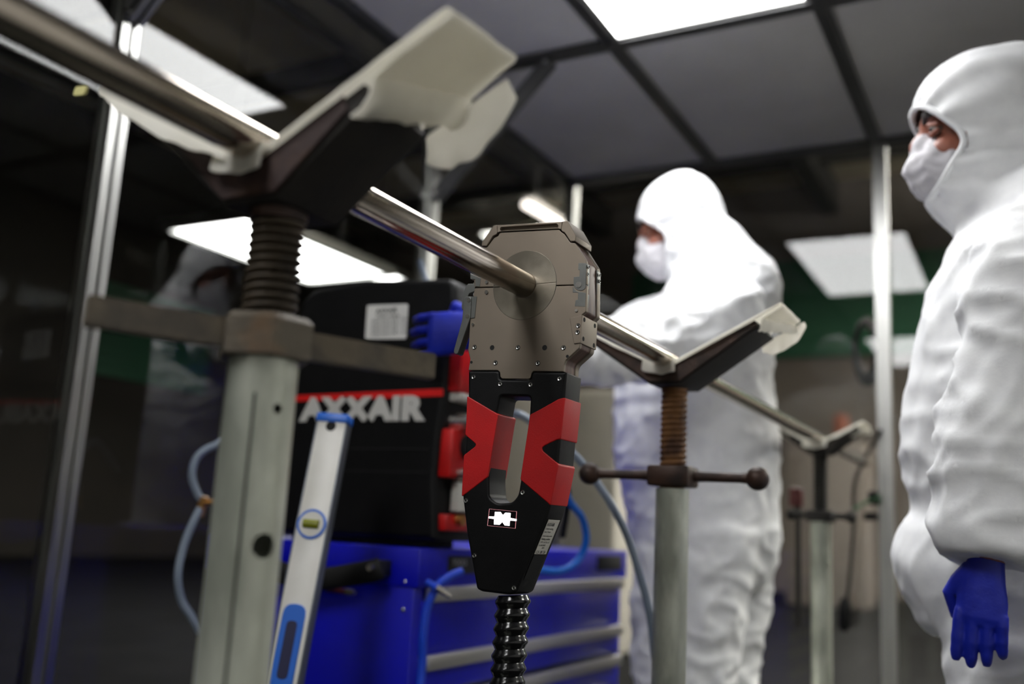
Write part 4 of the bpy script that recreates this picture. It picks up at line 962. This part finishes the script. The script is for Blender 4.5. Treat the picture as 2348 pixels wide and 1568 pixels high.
legR = ([(0.0115, 2.093, 0.9098), (0.0, 2.093, 0.7278), (-0.023, 2.093, 0.5054), (0.0, 2.093, 0.283), (0.0115, 2.093, 0.0708)], [(0.115, 0.184), (0.1207, 0.1552), (0.1092, 0.138), (0.0978, 0.115), (0.0805, 0.0978)])
footL = ([(0.069, 1.863, 0.0505), (-0.0115, 1.863, 0.0556), (-0.115, 1.863, 0.0445), (-0.184, 1.863, 0.0334)], [(0.0403, 0.0403), (0.0529, 0.0517), (0.0506, 0.0403), (0.0322, 0.0253)])
footR = ([(0.069, 2.093, 0.0505), (-0.0115, 2.093, 0.0556), (-0.115, 2.093, 0.0445), (-0.184, 2.093, 0.0334)], [(0.0403, 0.0403), (0.0529, 0.0517), (0.0506, 0.0403), (0.0322, 0.0253)])
armL = ([(.07, 1.863, 1.429), tuple(sh), tuple(sh.lerp(el, .5)+V(.005, 0, 0)), tuple(el), tuple(el.lerp(wr2, .55)), tuple(wr2)], [(.115, .115), (.104, .11), (.092, .101), (.09, .104), (.078, .09), (.064, .069)])
armR = ([(.07, 2.09, 1.429), (.06, 2.21, 1.429), (.07, 2.266, 1.268), (.07, 2.29, 1.119), (.0, 2.277, .98), (-.07, 2.266, .877)], [(.115, .115), (.104, .109), (.092, .101), (.09, .10), (.076, .08), (.058, .058)])
tip = at(2238, 1535, 1, 1.64)
g1 = hand(bmesh.new(), wr2+(tip-wr2).normalized()*.012, tip-wr2, (-1, .12, 0), (.10, .14, .17, .24), .05, 1.02*(tip-wr2).length/.19, thumb=(-1.2, .3))
hand.palm = -1
g2_ = hand(bmesh.new(), V(-.075, 2.266, .86), (-.25, 0, -1), (-1, 0, 0), (.2, .2, .2, .25), 0, 1.1)
person('person', (.0, 1.978, 0), 'person in white hooded coverall and mask standing at the right edge, gloved hand hanging down',
       (-.067, 1.978, 1.694), (-.96, -.27, -.03), (0, 0, 1), [torso, legL, legR, footL, footR, armL, armR],
       [((-.012, 0, .03), (.126, .108, .122)), ((-.055, 0, .065), (.10, .092, .092)), ((.0, 0, -.07), (.104, .092, .11)), ((-.08, 0, -.05), (.105, .105, .13)), ((-.06, 0, -.14), (.12, .115, .09))],
       (.0, .076, .080, -.030), [('glove', g1), ('glove', g2_)], seed=11, hk=1.15)

#---BACKGROUND ODDMENTS---
p = at(1826, 1140, 1, 3.2); t = thing('clamp', p+V(0, 0, -.03), 'dull red clamp behind the farthest stand left of its spindle', 'clamp')
obj('jaw', B(p+V(-.02, -.02, -.03), p+V(.02, .02, .03), .006), 'darkred', t); obj('screw', C_(p+V(0, 0, -.06), p+V(0, 0, -.025), .007, seg=12), 'iron_black', t); obj('bar', B(p+V(-.008, .02, -.40), p+V(.008, .032, .03), .002), 'iron_black', t)
q0, q1, q2, q3 = at(1962, 1100, 1, 3.96), at(1958, 1200, 1, 3.96), at(1948, 1330, 1, 3.96), at(1938, 1400, 1, 3.96)
t = thing('pendant_control', q3, 'black pendant grip hanging on a cable near the back post', 'controller')
obj('cable', sweep(bmesh.new(), smooth_path([Vector((-.535, 3.99, 1.35)), q0, q1, q2, q3], 8), .007, 10), 'rubber', t)
obj('grip', sweep(bmesh.new(), [q3+V(0, 0, .05), q3+V(0, 0, .03), q3, q3+V(-.005, 0, -.06), q3+V(-.006, 0, -.075)], [.010, .022, .026, .022, .012], 16), 'rubber', t)
hose('cord', [at(1958, 1168, 1, 3.94), at(1985, 1152, 1, 3.95), at(2016, 1140, 1, 3.97), Vector((-.55, 3.985, 1.06))], .006, 'green_cord', 'short green cord tied between far stand and back wall post', cat='cord')
for z in (1.045, 1.10):
    pass
t = thing('frame_clamp', (-.557, 3.995, 1.03), 'black clamp fixed on the back wall post where the tube ends', 'clamp')
obj('body', B((-.585, 3.97, 1.06), (-.548, 4.02, 1.11), .006), 'rubber', t); obj('lever', B((-.60, 3.97, 1.0), (-.552, 4.01, 1.03), .006), 'rubber', t)
# things standing outside in the hall, seen through the back wall
p = at(1922, 970, 1, 15); zt = at(1880, 1010, 1, 15).z
t = thing('storage_box', (p.x-.1, 15.6, 0), 'grey box with an orange-brown top outside the tent behind the far stand', 'box')
obj('container', B((p.x-.8, 15.1, 0), (p.x+.35, 16.1, zt), .04), 'hall_grey', t); obj('lid', B((p.x-.10, 15.12, zt), (p.x+.10, 15.35, zt+.42), .05), 'orange', t)

a = at(1085, 860, 1, 6.6); b = at(1420, 860, 1, 6.6)
t = thing('storage_cabinet', ((a.x+b.x)/2, 6.9, 0), 'tall pale grey cabinet in the hall behind the grip of the weld head', 'cabinet')
obj('carcass', B((a.x, 6.62, .05), (b.x, 7.2, 1.95), .01), 'cabinet_grey', t)
for k in range(2):
    x0 = a.x+(b.x-a.x)*k/2; d_ = obj('door', B((x0+.01, 6.6, .12), (x0+(b.x-a.x)/2-.01, 6.62, 1.92), .004), 'cabinet_grey', t)
    obj('handle', B((x0+(.06 if k else (b.x-a.x)/2-.09), 6.575, 1.0), (x0+(.09 if k else (b.x-a.x)/2-.06), 6.6, 1.16), .004), 'slot_dark', d_)
obj('plinth', B((a.x+.02, 6.66, 0), (b.x-.02, 7.18, .05)), 'slot_dark', t)

q = at(1984, 790, 1, 4.075); cb = bmesh.new()
for k in range(5):
    rr = .085+.006*k; yy = .012*k
    sweep(cb, [q+V(.45*rr*math.cos(2*PI*j/28), yy, -.02+1.25*rr*math.sin(2*PI*j/28)) for j in range(29)], .010, 8, caps=False)
t = thing('cable_coil', (-.55, 4.08, q.z), 'black cable coil hung outside the tent on the back post', 'cable')
obj('coil', cb, 'rubber', t); obj('hook', sweep(bmesh.new(), [Vector((-.52, 4.055, q.z+.10)), Vector((-.54, 4.13, q.z+.10)), Vector((q.x, 4.13, q.z+.075)), Vector((q.x-.01, 4.13, q.z+.11))], .006, 10), 'screw', t)
